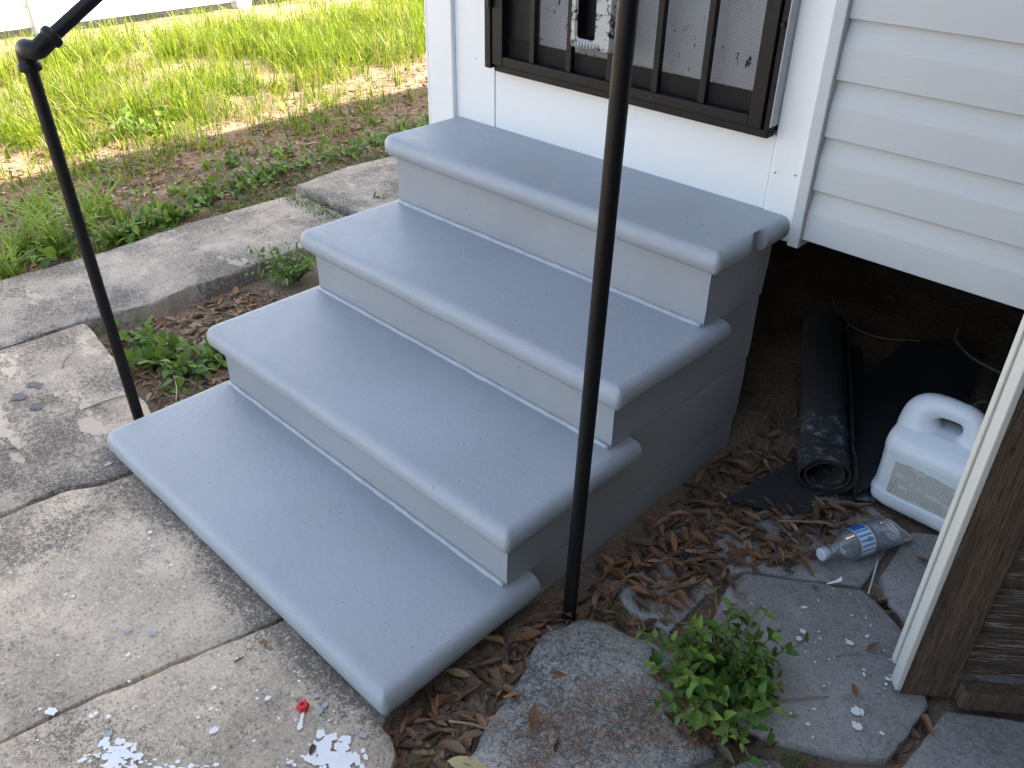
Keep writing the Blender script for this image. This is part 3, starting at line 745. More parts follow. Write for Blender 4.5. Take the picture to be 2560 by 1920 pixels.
V = []; F = []
nx_, nz_ = 24, 10
for k in range(nz_ + 1):
    for i in range(nx_ + 1):
        x = -.098 + .2 * i / nx_; zt = .139 - .012 * max(0, (i / nx_ - .35)) * 1.6 - .004 * nz(i * .4, 0, 0); z = .050 + (zt - .050) * k / nz_
        V.append((x, -.0935 + .0014 * nz(x, z, 0, 25) - .0015, z))
for k in range(nz_):
    for i in range(nx_): a = k * (nx_ + 1) + i; F.append((a, a + 1, a + nx_ + 2, a + nx_ + 1))
lb = bpy.data.objects.new('label', mkmesh('label', V, F, m_label(), 180)); link(lb, jug, J)

# water bottle lying on its side
c0 = Vector((1.424, .583, .012)); c1 = Vector((1.5145, .806, .013)); bd = (c1 - c0).normalized()
bot = empty('water_bottle', c0, 'crushed clear plastic water bottle with blue label lying on the slab', 'bottle')
def m_pet():
    s = NT('clear_bottle_plastic')
    t = s.n.new('ShaderNodeBsdfTransparent'); t.inputs[0].default_value = (.93, .95, .97, 1)
    g = s.n.new('ShaderNodeBsdfGlossy'); g.inputs['Roughness'].default_value = .12
    d = s.n.new('ShaderNodeBsdfDiffuse'); d.inputs[0].default_value = (.7, .75, .8, 1)
    fr = s.n.new('ShaderNodeFresnel'); fr.inputs[0].default_value = 1.5
    x = s.n.new('ShaderNodeMixShader'); y = s.n.new('ShaderNodeMixShader'); y.inputs[0].default_value = .2
    s.L(s.math('MINIMUM', s.math('MULTIPLY', fr.outputs[0], 1.7), .9), x.inputs[0])
    s.t.links.new(t.outputs[0], y.inputs[1]); s.t.links.new(d.outputs[0], y.inputs[2])
    s.t.links.new(y.outputs[0], x.inputs[1]); s.t.links.new(g.outputs[0], x.inputs[2]); s.t.links.new(x.outputs[0], s.out.inputs[0]); return s.m
PET = m_pet()
Lb = (c1 - c0).length; rb = .0345
pr = [(.0125, .012), (.0125, .022), (.016, .026), (.012, .030), (.015, .040), (.024, .054), (.031, .068), (.0345, .082), (.0345, .120)]
h = .124
while h < .192:
    pr += [(.0345, h), (.0318, h + .0035)]; h += .0075
pr += [(.034, .196), (.034, .212), (.031, .226), (.022, .230), (.0, .224)]
k_ = Lb / .230
pr = [(r_, q * k_) for r_, q in pr]
V, F = lathe(pr, 36, bd, c0)
# crushed towards the base, resting on the slab
W = []
upv = Vector((0, 0, 1)); sd_ = bd.cross(upv).normalized()
for v in V:
    d = v - c0; t = d.dot(bd); u = d.dot(upv); s2 = d.dot(sd_); q = max(0, (t - .15) / .08)
    u2 = u * (1 - .42 * q) - .010 * q; s3 = s2 * (1 + .18 * q); 
    if t > .2: t2 = t - .02 * max(0, u / .03)
    else: t2 = t
    W.append(c0 + bd * t2 + upv * (u2 + .0012 * nz(t, s2, u, 60)) + sd_ * s3)
obj('body', W, F, PET, bot, smooth=40)
obj('cap', *lathe([(0, -.002), (.0125, -.002), (.0142, .0), (.0142, .014), (.0128, .016)], 28, bd, c0), m_flat('frosted_cap', (.62, .68, .74), .4, .03), bot, smooth=40)
def m_blabel():
    s = NT('blue_bottle_label'); n = s.n.new('ShaderNodeAttribute'); n.attribute_name = 'Col'; x = s.xyz(n.outputs[0])
    c = s.mix(s.math('GREATER_THAN', x[1], .44), (.66, .78, .86), (.10, .46, .78))
    st = s.math('GREATER_THAN', s.math('SINE', s.math('MULTIPLY', x[1], 120)), .2)
    c = s.mix(s.math('MULTIPLY', s.math('MULTIPLY', st, s.math('LESS_THAN', x[1], .44)), .9), c, (.05, .25, .62))
    c = s.mix(s.math('MULTIPLY', s.math('GREATER_THAN', x[1], .62), .9), c, (.02, .11, .50))
    e = s.math('ADD', s.math('LESS_THAN', x[0], .06), s.math('GREATER_THAN', x[0], .94), True)
    c = s.mix(e, c, (.72, .75, .78)); s.bsdf(c, .4); return s.m
V = []; F = []; C = []; na = 40
a0 = bd.orthogonal().normalized(); a0 = upv - bd * upv.dot(bd); a0.normalize(); b0 = bd.cross(a0)
for i, t in enumerate(np.linspace(.078, .116, 6)):
    for k in range(na):
        th = 2 * math.pi * k / na; V.append(c0 + bd * (t * k_) + (a0 * math.cos(th) + b0 * math.sin(th)) * .0351); C.append((i / 5, abs(((k / na + .5) % 1) - .5) * 0 + (k / na), 0, 1))
for i in range(5):
    for k in range(na): k2 = (k + 1) % na; F.append((i * na + k, i * na + k2, (i + 1) * na + k2, (i + 1) * na + k))
lab = obj('label', V, F, m_blabel(), bot, smooth=180, cols=C)
# recycling arrows printed on the label
V = []; F = []
tc, thc = .103 * k_, None
camdir = (CAM - (c0 + bd * tc)).normalized(); ang = math.atan2(camdir.dot(b0), camdir.dot(a0)) + .12
for q in range(3):
    for seg in range(4):
        w0 = q * 120 + seg * 20; w1 = w0 + 20; i0 = len(V)
        rad = [(.0042, .0060)] * 4; ri, ro = rad[seg] if seg < 3 else (.0034, .0068)
        for w_, (r1, r2) in ((w0, (ri, ro)), (w1, (ri, ro) if seg < 3 else (.0051, .0052))):
            for r_ in (r1, r2):
                du, dv = r_ * math.cos(R(w_)), r_ * math.sin(R(w_)); th = ang + dv / .0351
                V.append(c0 + bd * (tc + du) + (a0 * math.cos(th) + b0 * math.sin(th)) * .0355)
        F.append((i0, i0 + 1, i0 + 3, i0 + 2))
obj('recycling_mark', V, F, BLACK, lab)

# roll of roofing felt (spiral) and loose sheet
ra = Vector((1.312, .815, -.03)); rbk = Vector((.955, 1.50, -.03)); rd = (rbk - ra).normalized(); rs = Vector((rd.y, -rd.x, 0))
roll = empty('felt_roll', (1.13, 1.16, -.03), 'dark roofing felt roll spattered with paint lying under the house', 'felt roll')
sp = []
for k in range(110):
    t = k / 109; th = R(200) + t * R(360 * 2.55); rr = .034 + .033 * t
    x, z = rr * math.cos(th) * 1.08, .060 + rr * math.sin(th) * .86
    sp.append((x, z))
sp += [(sp[-1][0] + .02, .002), (sp[-1][0] + .065, .0015)]
L = (rbk - ra).length; V = []; F = []; ns = 26; th_ = .0045; m = len(sp)
for side in (0, 1):
    for i in range(ns):
        t = i / (ns - 1)
        for j, (x, z) in enumerate(sp):
            a = Vector((sp[min(j + 1, m - 1)][0] - sp[max(j - 1, 0)][0], sp[min(j + 1, m - 1)][1] - sp[max(j - 1, 0)][1])).normalized()
            nx2, nz2 = -a.y * th_ * side, a.x * th_ * side
            dent = 1 - .22 * math.exp(-((t - .16) / .08) ** 2) * max(0, z / .1) + .10 * nz(t * 5, j * .05, 0) + .05 * nz(t * 14, j * .15, 2)
            xx = (x + nx2) * (1 + .06 * nz(t * 4, 0, 3)); zz = max(.0005, (z + nz2) * dent)
            P = ra + rd * (L * t + .012 * nz(j * .07, 0, 5) * (1 if i in (0, ns - 1) else 0)) + rs * xx + Vector((0, 0, zz + .004)); V.append(P)
o2 = ns * m
for i in range(ns - 1):
    for j in range(m - 1):
        a = i * m + j; F.append((a, a + 1, a + m + 1, a + m)); F.append((o2 + a, o2 + a + m, o2 + a + m + 1, o2 + a + 1))
obj('felt_spiral', V, F, FELTP, roll, smooth=60)
V2 = []; F2 = []
for j in range(m): V2 += [V[j], V[o2 + j]]
F2 = [(2 * j, 2 * j + 1, 2 * j + 3, 2 * j + 2) for j in range(m - 1)]
obj('frayed_edge', [v - rd * .0015 for v in V2], F2, FELTEDGE, roll)
def sheet(poly, z, amp, seed, th=.004, n=26):
    xs = [p[0] for p in poly]; ys = [p[1] for p in poly]; V = []; F = []; idx = {}
    X = np.linspace(min(xs), max(xs), n); Y = np.linspace(min(ys), max(ys), n)
    for s_ in (0, 1):
        for i in range(n - 1):
            for j in range(n - 1):
                if inpoly((X[i] + X[i + 1]) / 2, (Y[j] + Y[j + 1]) / 2, poly):
                    q = []
                    for a, b in ((i, j), (i + 1, j), (i + 1, j + 1), (i, j + 1)):
                        k = (a, b, s_)
                        if k not in idx:
                            idx[k] = len(V); V.append((X[a], Y[b], z + amp * (nz(X[a], Y[b], seed, 3.2) + .4) + s_ * th))
                        q.append(idx[k])
                    F.append(tuple(q) if s_ else tuple(q[::-1]))
    return V, F
shp = [(1.15, 1.30), (1.155, 1.685), (1.22, 1.73), (1.29, 1.748), (1.357, 1.704), (1.40, 1.55), (1.43, 1.30), (1.50, 1.08), (1.42, .93), (1.385, .86), (1.33, .84), (1.27, 1.0)]
sh = obj('felt_sheet', *sheet(shp, -.022, .022, 4, n=60), FELT, smooth=180); tag(sh, 'flat black felt sheet lying behind the white jug under the house', 'sheet')
sh2 = obj('felt_sheet', *sheet([(1.16, .62), (1.20, .86), (1.30, .90), (1.38, .85), (1.40, .76), (1.33, .70), (1.25, .66)], -.026, .012, 9, n=40), FELT, smooth=180)
tag(sh2, 'crumpled black felt scrap among leaves below the open end of the felt roll', 'sheet')
def wire(name, pts, r, mat, label, cat, zz):
    P = [uz(x, y, z) for (x, y), z in zip(pts, zz)]
    o = obj(name, *tube(catmull(P, 8), r, 8), mat, smooth=180); return tag(o, label, cat)
z5 = lambda x, y: (1700 + x * 860 / 2212, 640 + y * 860 / 2212)
wire('cable', [z5(1790, 470), z5(1775, 540), z5(1830, 610), z5(1920, 680), z5(2050, 745), z5(2190, 805), z5(2300, 850)], .004, CABLE, 'grey cable drooping across the crawl space behind the felt sheet', 'cable', [.0, .0, .02, .04, .06, .07, .08])
wire('cable', [z5(1860, 1040), z5(1880, 975), z5(1930, 940), z5(2000, 945), z5(2110, 1000), z5(2250, 1080)], .004, CABLE, 'short grey cable loop just behind the jug handle', 'cable', [-.02, .03, .06, .06, .05, .04])
wire('root', [z5(980, 260), z5(1010, 340), z5(1080, 430), z5(1180, 490), z5(1320, 530), z5(1480, 540), z5(1540, 545)], .003, STEM, 'thin pale root curving over the soil beyond the felt roll', 'root', [.0] * 7)

# ================================================================ SMALL THINGS
p = uz(758, 1770, .004)
rc_ = empty('red_cap', p, 'small red fluted plastic cap on the path slab before the steps', 'cap')
V = []; F = []; n = 48
for r_, z in ((.0085, 0), (.0105, .001), (.0105, .008), (.0088, .0105), (.004, .0105), (.0036, .007)):
    for k in range(n):
        a = 2 * math.pi * k / n; q = r_ * (1 + (.10 if .001 <= z <= .0104 and r_ > .005 else 0) * math.cos(6 * a)); V.append((p.x + q * math.cos(a), p.y + q * math.sin(a), p.z + z))
for i in range(5):
    for k in range(n): F.append((i * n + k, i * n + (k + 1) % n, (i + 1) * n + (k + 1) % n, (i + 1) * n + k))
F.append(tuple(5 * n + k for k in range(n)))
obj('cap_body', V, F, RED, rc_, smooth=45)
def stick(name, a, b, r, mat, label, cat, z=(-.008, -.008), bend=.004):
    P0, P1 = uz(*a, z[0]), uz(*b, z[1]); d = P1 - P0; s_ = Vector((-d.y, d.x, 0)).normalized()
    P = [P0 + d * t + s_ * bend * math.sin(t * 3.1) + s_ * bend * .5 * nz(t * 4, P0.x * 9) for t in np.linspace(0, 1, 9)]
    o = obj(name, *tube(P, [r * (1 - .35 * t) for t in np.linspace(0, 1, 9)], 7), mat, smooth=180); return tag(o, label, cat)
z8 = lambda x, y: (1700 + x * 860 / 2212, 1280 + y * 860 / 2212)
z7 = lambda x, y: (850 + x * 860 / 2212, 1280 + y * 860 / 2212)
z4 = lambda x, y: (x * 860 / 2212, 640 + y * 860 / 2212)
stick('straw', z8(1275, 305), z8(1212, 525), .0024, m_flat('pale_straw', (.55, .60, .66), .4), 'pale grey plastic straw across the gap between broken slabs', 'straw', bend=.0)
a, b = uz(*z8(940, 465), -.008), uz(*z8(1035, 440), .0)
tag(obj('paper_strip', [a, a + Vector((0.0, .004, .001)), (a + b) / 2 + Vector((.002, .004, .005)), b + Vector((-.002, .006, .006)), b + Vector((.003, -.002, .002)), (a + b) / 2 + Vector((.002, -.004, .002))], [(0, 1, 2, 5), (5, 2, 3, 4)], WHITE), 'white paper strip on the slab in front of the bottle', 'paper')
stick('twig', z8(640, 60), z8(990, 78), .0028, TWIG, 'grey twig lying over the leaves below the felt roll', 'twig', (.0, .004))
stick('twig', z8(1140, 45), z8(1330, 25), .0022, TWIG, 'short grey twig beside the base of the white jug', 'twig', (.0, .0))
stick('twig', z7(700, 1345), z7(1010, 1415), .0026, TWIG, 'pale bare twig in the leaves at the corner of the lowest tread', 'twig', (.0, .004))
stick('twig', z7(1120, 1450), z7(1255, 1442), .0022, TWIG, 'short straight pale twig beside the mottled concrete lump', 'twig', (.0, .003))
stick('twig', z8(720, 245), z8(820, 315), .0016, TWIG, 'thin pale twig on the slab next to the bottle cap', 'twig')
stick('twig', z8(990, 930), z8(1165, 915), .0013, TWIG, 'thin straw coloured stalk on the big broken slab', 'twig')
stick('twig', z8(520, 1235), z8(960, 1190), .0018, TWIG, 'long reddish stalk trailing from the green weed over the slab', 'twig')
stick('twig', z4(540, 985), z4(820, 890), .002, TWIG, 'reddish straight twig on the path slab next to the left handrail post', 'twig', (.004, .004))
stick('twig', z4(415, 1258), z4(545, 1340), .0016, TWIG, 'thin pale twig on the path slab before the corner of the lowest tread', 'twig', (.004, .004), .008)
stick('twig', z4(415, 715), z4(465, 620), .0016, TWIG, 'thin curved twig on the path slab beside the leaf pit', 'twig', (.004, .004), .01)
stick('twig', z4(1120, 770), z4(1130, 950), .0018, m_flat('pale_straw_stalk', (.5, .42, .28), .7), 'pale dry stalk in the weeds of the leaf pit', 'twig', (-.02, -.045))
stick('twig', z4(1060, 305), z4(1300, 275), .0018, TWIG, 'long pale straw along the walkway slab edge in the leaf pit', 'twig', (-.05, -.04))
stick('twig', z4(1250, 420), z4(1560, 360), .0018, TWIG, 'pale forked straw on the pit soil near the second tread', 'twig', (-.05, -.045))

# ---------------------------------------------------------------- leaf shapes
def leafmesh(name, mat, w=.5, fold=.18, curl=.25, tip=.6, seg=6, twist=0., serr=0.):
    V = []; F = []
    for i in range(seg + 1):
        t = i / seg
        ww = w * .5 * (math.sin(math.pi * min(1, t ** tip)) ** .85 if 0 < t < 1 else .02)
        if serr and 0 < i < seg: ww *= 1 + serr * (1 if i % 2 else -1)
        z = -curl * t * t; tw = twist * t
        for s_ in (-1, 0, 1):
            y = s_ * ww; zz = z + abs(s_) * fold * ww * 2
            V.append((t, y * math.cos(tw) - (zz - z) * math.sin(tw), z + (zz - z) * math.cos(tw) + y * math.sin(tw)))
    for i in range(seg):
        for k in (0, 1): a = i * 3 + k; F.append((a, a + 3, a + 4, a + 1))
    return mkmesh(name, V, F, mat, 180)
DRYM = [leafmesh('dry_leaf', DRY, .30, .35, .10, .8, 6, .35), leafmesh('dry_leaf', DRY, .25, .55, -.14, .75, 6, -.5), leafmesh('dry_leaf', DRY, .34, .2, .16, .85, 6, .2), leafmesh('dry_leaf', DRY, .28, .8, .05, .7, 6, .9), leafmesh('dry_leaf', DRY, .36, .22, -.08, .9, 6, -.15), leafmesh('dry_leaf', DRY, .22, .3, .22, .8, 6, -.3)]
WEEDM = [leafmesh('weed_leaf', WEED, .52, .16, .22, .62, 7, 0, .07), leafmesh('weed_leaf', WEED, .60, .22, .32, .6, 7, .2, .06), leafmesh('weed_leaf', WEED, .46, .1, .12, .65, 7, -.2, .08)]
CREEPM = [leafmesh('weed_leaf', WEEDD, .62, .12, .2, .6, 6, 0), leafmesh('weed_leaf', WEEDD, .72, .2, .3, .58, 6, .15), leafmesh('weed_leaf', WEEDD, .55, .1, .1, .6, 6, -.15)]
def basis(d, up, roll=0.):
    x = Vector(d).normalized(); z = Vector(up); z = (z - x * z.dot(x)).normalized(); y = z.cross(x)
    m = Matrix((x, y, z)).transposed(); return m @ Matrix.Rotation(roll, 3, 'X')
def put(mesh, name, P, rot, s, parent=None):
    o = bpy.data.objects.new(name, mesh); link(o, parent, P); o.rotation_euler = rot.to_euler(); o.scale = (s, s, s); return o

# ---------------------------------------------------------------- fallen leaves
RST = dict(
 strip=([(1.085, -.33), (1.20, -.42), (1.24, -.30), (1.17, -.10), (1.115, .02), (1.075, .05)], .010, 'dry brown leaf in the drift along the foot of the lowest treads', 80, 110),
 post=([(1.07, .03), (1.12, .04), (1.20, .145), (1.30, .165), (1.26, .22), (1.14, .20), (1.08, .13)], .012, 'dry brown leaf around the foot of the right handrail post', 34, 40),
 pile=([(1.09, .22), (1.14, .19), (1.24, .22), (1.295, .36), (1.31, .46), (1.40, .545), (1.40, .60), (1.43, .78), (1.40, .84), (1.25, .76), (1.10, .55)], .020, 'dry brown leaf in the deep pile between the steps and the bottle', 118, 330),
 shade=([(1.075, .50), (1.20, .70), (1.22, .90), (1.12, 1.0), (1.06, .9)], .015, 'dry brown leaf in the shade between steps and felt roll', 24, 60),
 crack=([(1.53, .61), (1.575, .585), (1.645, .545), (1.70, .47), (1.645, .53), (1.56, .575)], .004, 'dry brown leaf caught in the gap behind the big broken slab', 9, 14),
 crack2=([(1.745, .39), (1.762, .40), (1.757, .23), (1.74, .20), (1.738, .25)], .004, 'dry brown leaf caught in the gap below the wooden panel', 6, 12),
 weed=([(1.44, .02), (1.55, .05), (1.63, .12), (1.60, .145), (1.48, .11), (1.36, .08)], .008, 'dry brown leaf under the green weed among the slabs', 16, 30),
 pit=([(-.70, -.06), (-.45, -.09), (-.2, -.13), (-.05, -.1), (-.04, .5), (-.3, .62), (-.69, .45)], .008, 'dry brown leaf in the pit between the walkway slab and steps', 60, 900))
litV = []; litF = []; litC = []
PAL = [(.08, .045, .03), (.14, .075, .045), (.20, .105, .062), (.27, .145, .085), (.33, .21, .135), (.13, .095, .07), (.24, .12, .06)]
def litleaf(P, rot, s, c, mesh=None):
    me = rnd.choice(DRYM); i0 = len(litV)
    for v in me.vertices:
        q = rot @ (v.co * s); litV.append((P.x + q.x, P.y + q.y, P.z + q.z)); litC.append((*c, 1))
    for f in me.polygons: litF.append(tuple(i + i0 for i in f.vertices))
tops = [([(1.315, .40), (1.465, .538), (1.561, .569), (1.741, .392), (1.736, .232), (1.606, .148), (1.44, .15)], -.013), (rockpoly, -.004), ([(1.14, .22), (1.30, .20), (1.308, .462), (1.516, .602), (1.508, .82), (1.42, .86), (1.2, .55)], -.022)]
def topz(x, y):
    z = gz(x, y)
    for P, t in tops:
        if inpoly(x, y, P): z = max(z, t)
    return z
def rleaf(poly):
    xs = [q[0] for q in poly]; ys = [q[1] for q in poly]
    while True:
        x, y = rnd.uniform(min(xs), max(xs)), rnd.uniform(min(ys), max(ys))
        if inpoly(x, y, poly): return x, y
for key, (poly, thick, label, nobj, nst) in RST.items():
    for k in range(nobj + nst):
        x, y = rleaf(poly); top = k >= nst
        if key == 'pile' and y > .60 and rnd.random() < .0: continue
        z = topz(x, y) + .003 + thick * .7 * (rnd.uniform(.5, 1) if top else rnd.uniform(0, .6))
        a = rnd.uniform(0, 6.28); s = rnd.triangular(.024, .066, .038) if key not in ('pit',) else rnd.uniform(.028, .05)
        rot = basis((math.cos(a), math.sin(a), rnd.uniform(-.13, .13)), (rnd.gauss(0, .16), rnd.gauss(0, .16), 1))
        if top:
            o = put(rnd.choice(DRYM), 'fallen_leaf', (x, y, z), rot, s); tag(o, label, 'leaf', 'fallen leaves ' + label[len('dry brown leaf '):])
        else: litleaf(Vector((x, y, z)), rot, s, tuple(q * (1.35 if key == 'pit' else 1) for q in rnd.choice(PAL)))
# single leaves told apart by where they lie
def one(px, z, s, az, label, mesh=None, mat=None):
    p = uz(*px, z); rot = basis((math.cos(az), math.sin(az), .05), (rnd.gauss(0, .1), rnd.gauss(0, .1), 1))
    me = mesh or rnd.choice(DRYM)
    if mat: me = me.copy(); me.materials.clear(); me.materials.append(mat)
    tag(put(me, 'fallen_leaf', p, rot, s), label, 'leaf')
one(z7(690, 1600), .006, .075, .55, 'large pale yellow leaf in the litter at the end of the path slab', leafmesh('yellow_leaf', DRY, .34, .12, .04, .8, 8), YELLEAF)
one(z7(1240, 1420), .008, .058, 2.25, 'long tan leaf leaning on the mottled concrete lump', DRYM[4])
one(z7(1345, 1030), .010, .034, .6, 'small curled tan leaf on top of the mottled concrete lump', DRYM[3])
one(z7(1385, 1560), .008, .034, 2.2, 'curled orange leaf on the lower side of the concrete lump', DRYM[3])
one(z8(1110, 1100), -.006, .034, -.9, 'single glossy brown leaf on the big broken slab', DRYM[4])
one(z8(1195, 890), -.006, .036, 1.2, 'thin yellowish leaf on the big broken slab near the panel', DRYM[1])
one(z8(840, 465), -.006, .020, .0, 'tiny brown leaf on the edge of the big slab facing the bottle', DRYM[4])
one(z8(1540, 1300), .002, .05, -.6, 'curled brown leaf standing in the gap before the panel foot', DRYM[3])
one(z8(1510, 290), -.006, .045, -.1, 'narrow yellow brown leaf on the slab behind the straw', DRYM[1])
one(z8(660, 375), -.01, .026, .6, 'small dark brown leaf before the bottle cap', DRYM[2])
one((645, 1605), .005, .022, .5, 'small orange leaf beside the path joint at the lowest tread', DRYM[4])
one((583, 1660), .004, .026, 1.4, 'thin orange leaf on the path slab before the lowest tread', DRYM[1])
one((775, 1890), .006, .03, 2.2, 'reddish brown leaf lying on the white paint splash', DRYM[2])
one((20, 1123), .005, .035, .5, 'thin orange leaf on the path slab far from the steps', DRYM[1])
# litter on the lawn, mostly near the walkway
for k in range(11000):
    x = -1.26 - abs(rnd.gauss(0, .75)) if rnd.random() < .7 else rnd.uniform(-5.3, -1.26); y = rnd.uniform(-1.2, 5.5)
    if not inview((x, y, 0)) or nz(x, y, 2, 1.6) < -.45: continue
    a = rnd.uniform(0, 6.28)
    c = rnd.choice(PAL); f = rnd.uniform(.9, 1.9)
    litleaf(Vector((x, y, gz(x, y) + rnd.uniform(.002, .012))), basis((math.cos(a), math.sin(a), rnd.uniform(-.15, .15)), (rnd.gauss(0, .25), rnd.gauss(0, .25), 1)), rnd.uniform(.018, .048), tuple(min(.5, q * f) for q in c))
# crawl space litter
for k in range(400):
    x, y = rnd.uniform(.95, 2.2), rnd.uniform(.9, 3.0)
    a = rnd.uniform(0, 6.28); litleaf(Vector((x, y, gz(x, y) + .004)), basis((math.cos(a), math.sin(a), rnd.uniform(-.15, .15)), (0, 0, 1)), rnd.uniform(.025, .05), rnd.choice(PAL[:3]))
tag(obj('leaf_litter', litV, litF, LITTER, smooth=180, cols=litC), 'brown leaf litter scattered over the soil', None, None, 'stuff')

# fine debris: needles, rootlets and crumbs on the old concrete and in the pit
dV = []; dF = []; dC = []
def crumb(poly, n, ln, w, pal, zf):
    for k in range(n):
        x, y = rleaf(poly); a = rnd.uniform(0, 6.28); L_ = ln * rnd.uniform(.3, 1); z = zf(x, y) + rnd.uniform(.002, .006); c = rnd.choice(pal); i0 = len(dV)
        d = Vector((math.cos(a), math.sin(a), rnd.uniform(-.1, .15))); n_ = Vector((-d.y, d.x, 0)) * w * .5; b_ = n_ * rnd.uniform(-6, 6)
        p0 = Vector((x, y, z)); p1 = p0 + d * L_ * .5 + b_; p2 = p0 + d * L_
        for q in (p0, p1, p2): dV.extend([q - n_, q + n_]); dC.extend([(*c, 1)] * 2)
        dF.extend([(i0, i0 + 1, i0 + 3, i0 + 2), (i0 + 2, i0 + 3, i0 + 5, i0 + 4)])
RUST = [(.26, .12, .05), (.20, .09, .04), (.32, .17, .08), (.12, .07, .04)]
crumb([(1.30, -.30), (1.42, -.10), (1.54, .05), (1.52, .10), (1.40, .12), (1.28, -.02), (1.22, -.2)], 900, .018, .0016, RUST, lambda x, y: topz(x, y) + .014)
crumb([(1.20, .16), (1.36, .18), (1.42, .3), (1.33, .42), (1.22, .36)], 260, .04, .0016, RUST + [(.4, .32, .2)], lambda x, y: topz(x, y) + .004)
crumb([(1.05, -.3), (1.2, -.4), (1.2, .0), (1.1, .1), (1.08, .8), (1.05, .8)], 700, .014, .002, RUST + [(.3, .27, .24)], gz)
crumb([(-.70, -.08), (-.05, -.13), (-.04, .6), (-.69, .5)], 420, .07, .0018, [(.34, .27, .18), (.26, .18, .11), (.42, .35, .24)], lambda x, y: gz(x, y) + .008)
crumb([(1.08, .55), (1.25, .8), (1.3, 1.6), (1.0, 1.6)], 300, .08, .0016, [(.2, .15, .1), (.12, .09, .06)], gz)
crumb([(-1.9, -.2), (-1.28, -.2), (-1.28, 2.6), (-1.9, 2.6)], 60, .014, .008, [(.7, .7, .66)], lambda x, y: gz(x, y) + .012)
crumb([(-3.6, -.6), (-1.3, -.6), (-1.3, 4.5), (-3.6, 4.5)], 5200, .05, .003, [(.36, .28, .17), (.28, .19, .11), (.42, .34, .21), (.2, .13, .08)], lambda x, y: gz(x, y) + .002)
tag(obj('debris', dV, dF, LITTER, cols=dC), 'fine rusty needles and crumbs on the old concrete and soil', None, None, 'stuff')

# ---------------------------------------------------------------- grass
gV = []; gF = []; gC = []
def blade(P, az, ln, w, lean, c, V, F, C, seg=3):
    d = Vector((math.cos(az), math.sin(az), 0)); s_ = Vector((-d.y, d.x, 0)); i0 = len(V)
    for i in range(seg + 1):
        t = i / seg; q = P + d * (ln * lean * t * t) + Vector((0, 0, ln * t * (1 - .45 * lean * t)))
        ww = w * (1 - t) ** .7 * .5
        if i < seg: V += [q - s_ * ww, q + s_ * ww]; C += [(*c, 1)] * 2
        else: V.append(q); C.append((*c, 1))
    for i in range(seg - 1): a = i0 + 2 * i; F.append((a, a + 1, a + 3, a + 2))
    a = i0 + 2 * (seg - 1); F.append((a, a + 1, a + 2))
def gcol():
    t = rnd.random()
    if t < .09: return (.38, .31, .15)
    if t < .42: return (.06 + .04 * rnd.random(), .12 + .06 * rnd.random(), .014)
    a = rnd.random(); return (.115 + .20 * a, .205 + .18 * a, .014 + .02 * a)
cnt = 0; tries = 0
while cnt < 52000 and tries < 90000:   # clumps of blades sharing one lean
    tries += 1
    x = rnd.uniform(-5.45, -1.27); y = rnd.uniform(-1.3, 6.0)
    if not inview((x, y, .05)): continue
    dd = -x - 1.27
    n1 = nz(x, y, 0, .9) * .55 + nz(x, y, 5, 2.6) * .5
    dens = min(1, max(.17, (dd - .35) / 1.4)) * (1.0 if x > -4.4 else max(.05, (5.05 + x) / .65))
    dens *= max(.03, min(1, .52 + 1.9 * n1))
    if rnd.random() > dens: continue
    f = min(1, max(0, (dd - .5) / 1.2)); az = rnd.gauss(-.5, 1.3); le = rnd.uniform(.15, 1.0); cc = gcol(); big = rnd.random() < .12
    for q in range(rnd.randint(3, 9)):
        ln = rnd.uniform(.035, .08) * (1 - f) + rnd.uniform(.07, .24) * f * (1.3 if big else 1)
        c2 = gcol() if rnd.random() < .35 else cc
        bx0, by0 = x + rnd.gauss(0, .022), y + rnd.gauss(0, .022)
        blade(Vector((bx0, by0, gz(bx0, by0) - .004)), az + rnd.gauss(0, .8), ln, rnd.uniform(.003, .0068) * (1.7 if big else 1), max(.05, le + rnd.gauss(0, .25)), c2, gV, gF, gC); cnt += 1
# tufted low mat against the walkway
for k in range(9000):
    x = -1.26 - abs(rnd.gauss(0, .22)); y = rnd.uniform(-1.2, 3.2)
    if nz(x, y, 9, 2.6) < -.02 - .25 * (y > 1.0) or not inview((x, y, 0)): continue
    a = rnd.random(); blade(Vector((x, y, gz(x, y) - .004)), rnd.uniform(0, 6.28), rnd.uniform(.02, .055), rnd.uniform(.003, .006), rnd.uniform(.5, 1.4), (.055 + .06 * a, .13 + .09 * a, .022), gV, gF, gC)
# grass along the fence foot, in joints and pit
for k in range(2500):
    y = rnd.uniform(-1, 6); x = -5.42 + rnd.gauss(.12, .1)
    if not inview((x, y, 0)) or nz(x, y, 4, 1.5) < .05: continue
    blade(Vector((x, y, gz(x, y))), rnd.uniform(0, 6.28), rnd.uniform(.04, .14), .005, rnd.uniform(.2, 1), gcol(), gV, gF, gC)
for k in range(260):
    t = rnd.random(); x = -1.20 + .34 * t; y = 1.0 + .03 * rnd.gauss(0, 1) - .02
    blade(Vector((x - .02, y, -.002)), rnd.uniform(0, 6.28), rnd.uniform(.015, .03), .004, rnd.uniform(.6, 1.4), (.07, .15, .03), gV, gF, gC)
for k in range(120):
    x, y = rnd.choice([(.04, -.52), (.64, -.80), (1.16, -.33), (1.2, .15), (1.55, .03), (1.62, .115)]); x += rnd.gauss(0, .012); y += rnd.gauss(0, .012)
    blade(Vector((x, y, -.03)), rnd.uniform(0, 6.28), rnd.uniform(.015, .045), .0022, rnd.uniform(.3, 1.2), (.08, .18, .03), gV, gF, gC)
tag(obj('lawn_grass', gV, gF, GRASS, cols=gC), 'yellow green patchy grass of the side yard', None, None, 'stuff')
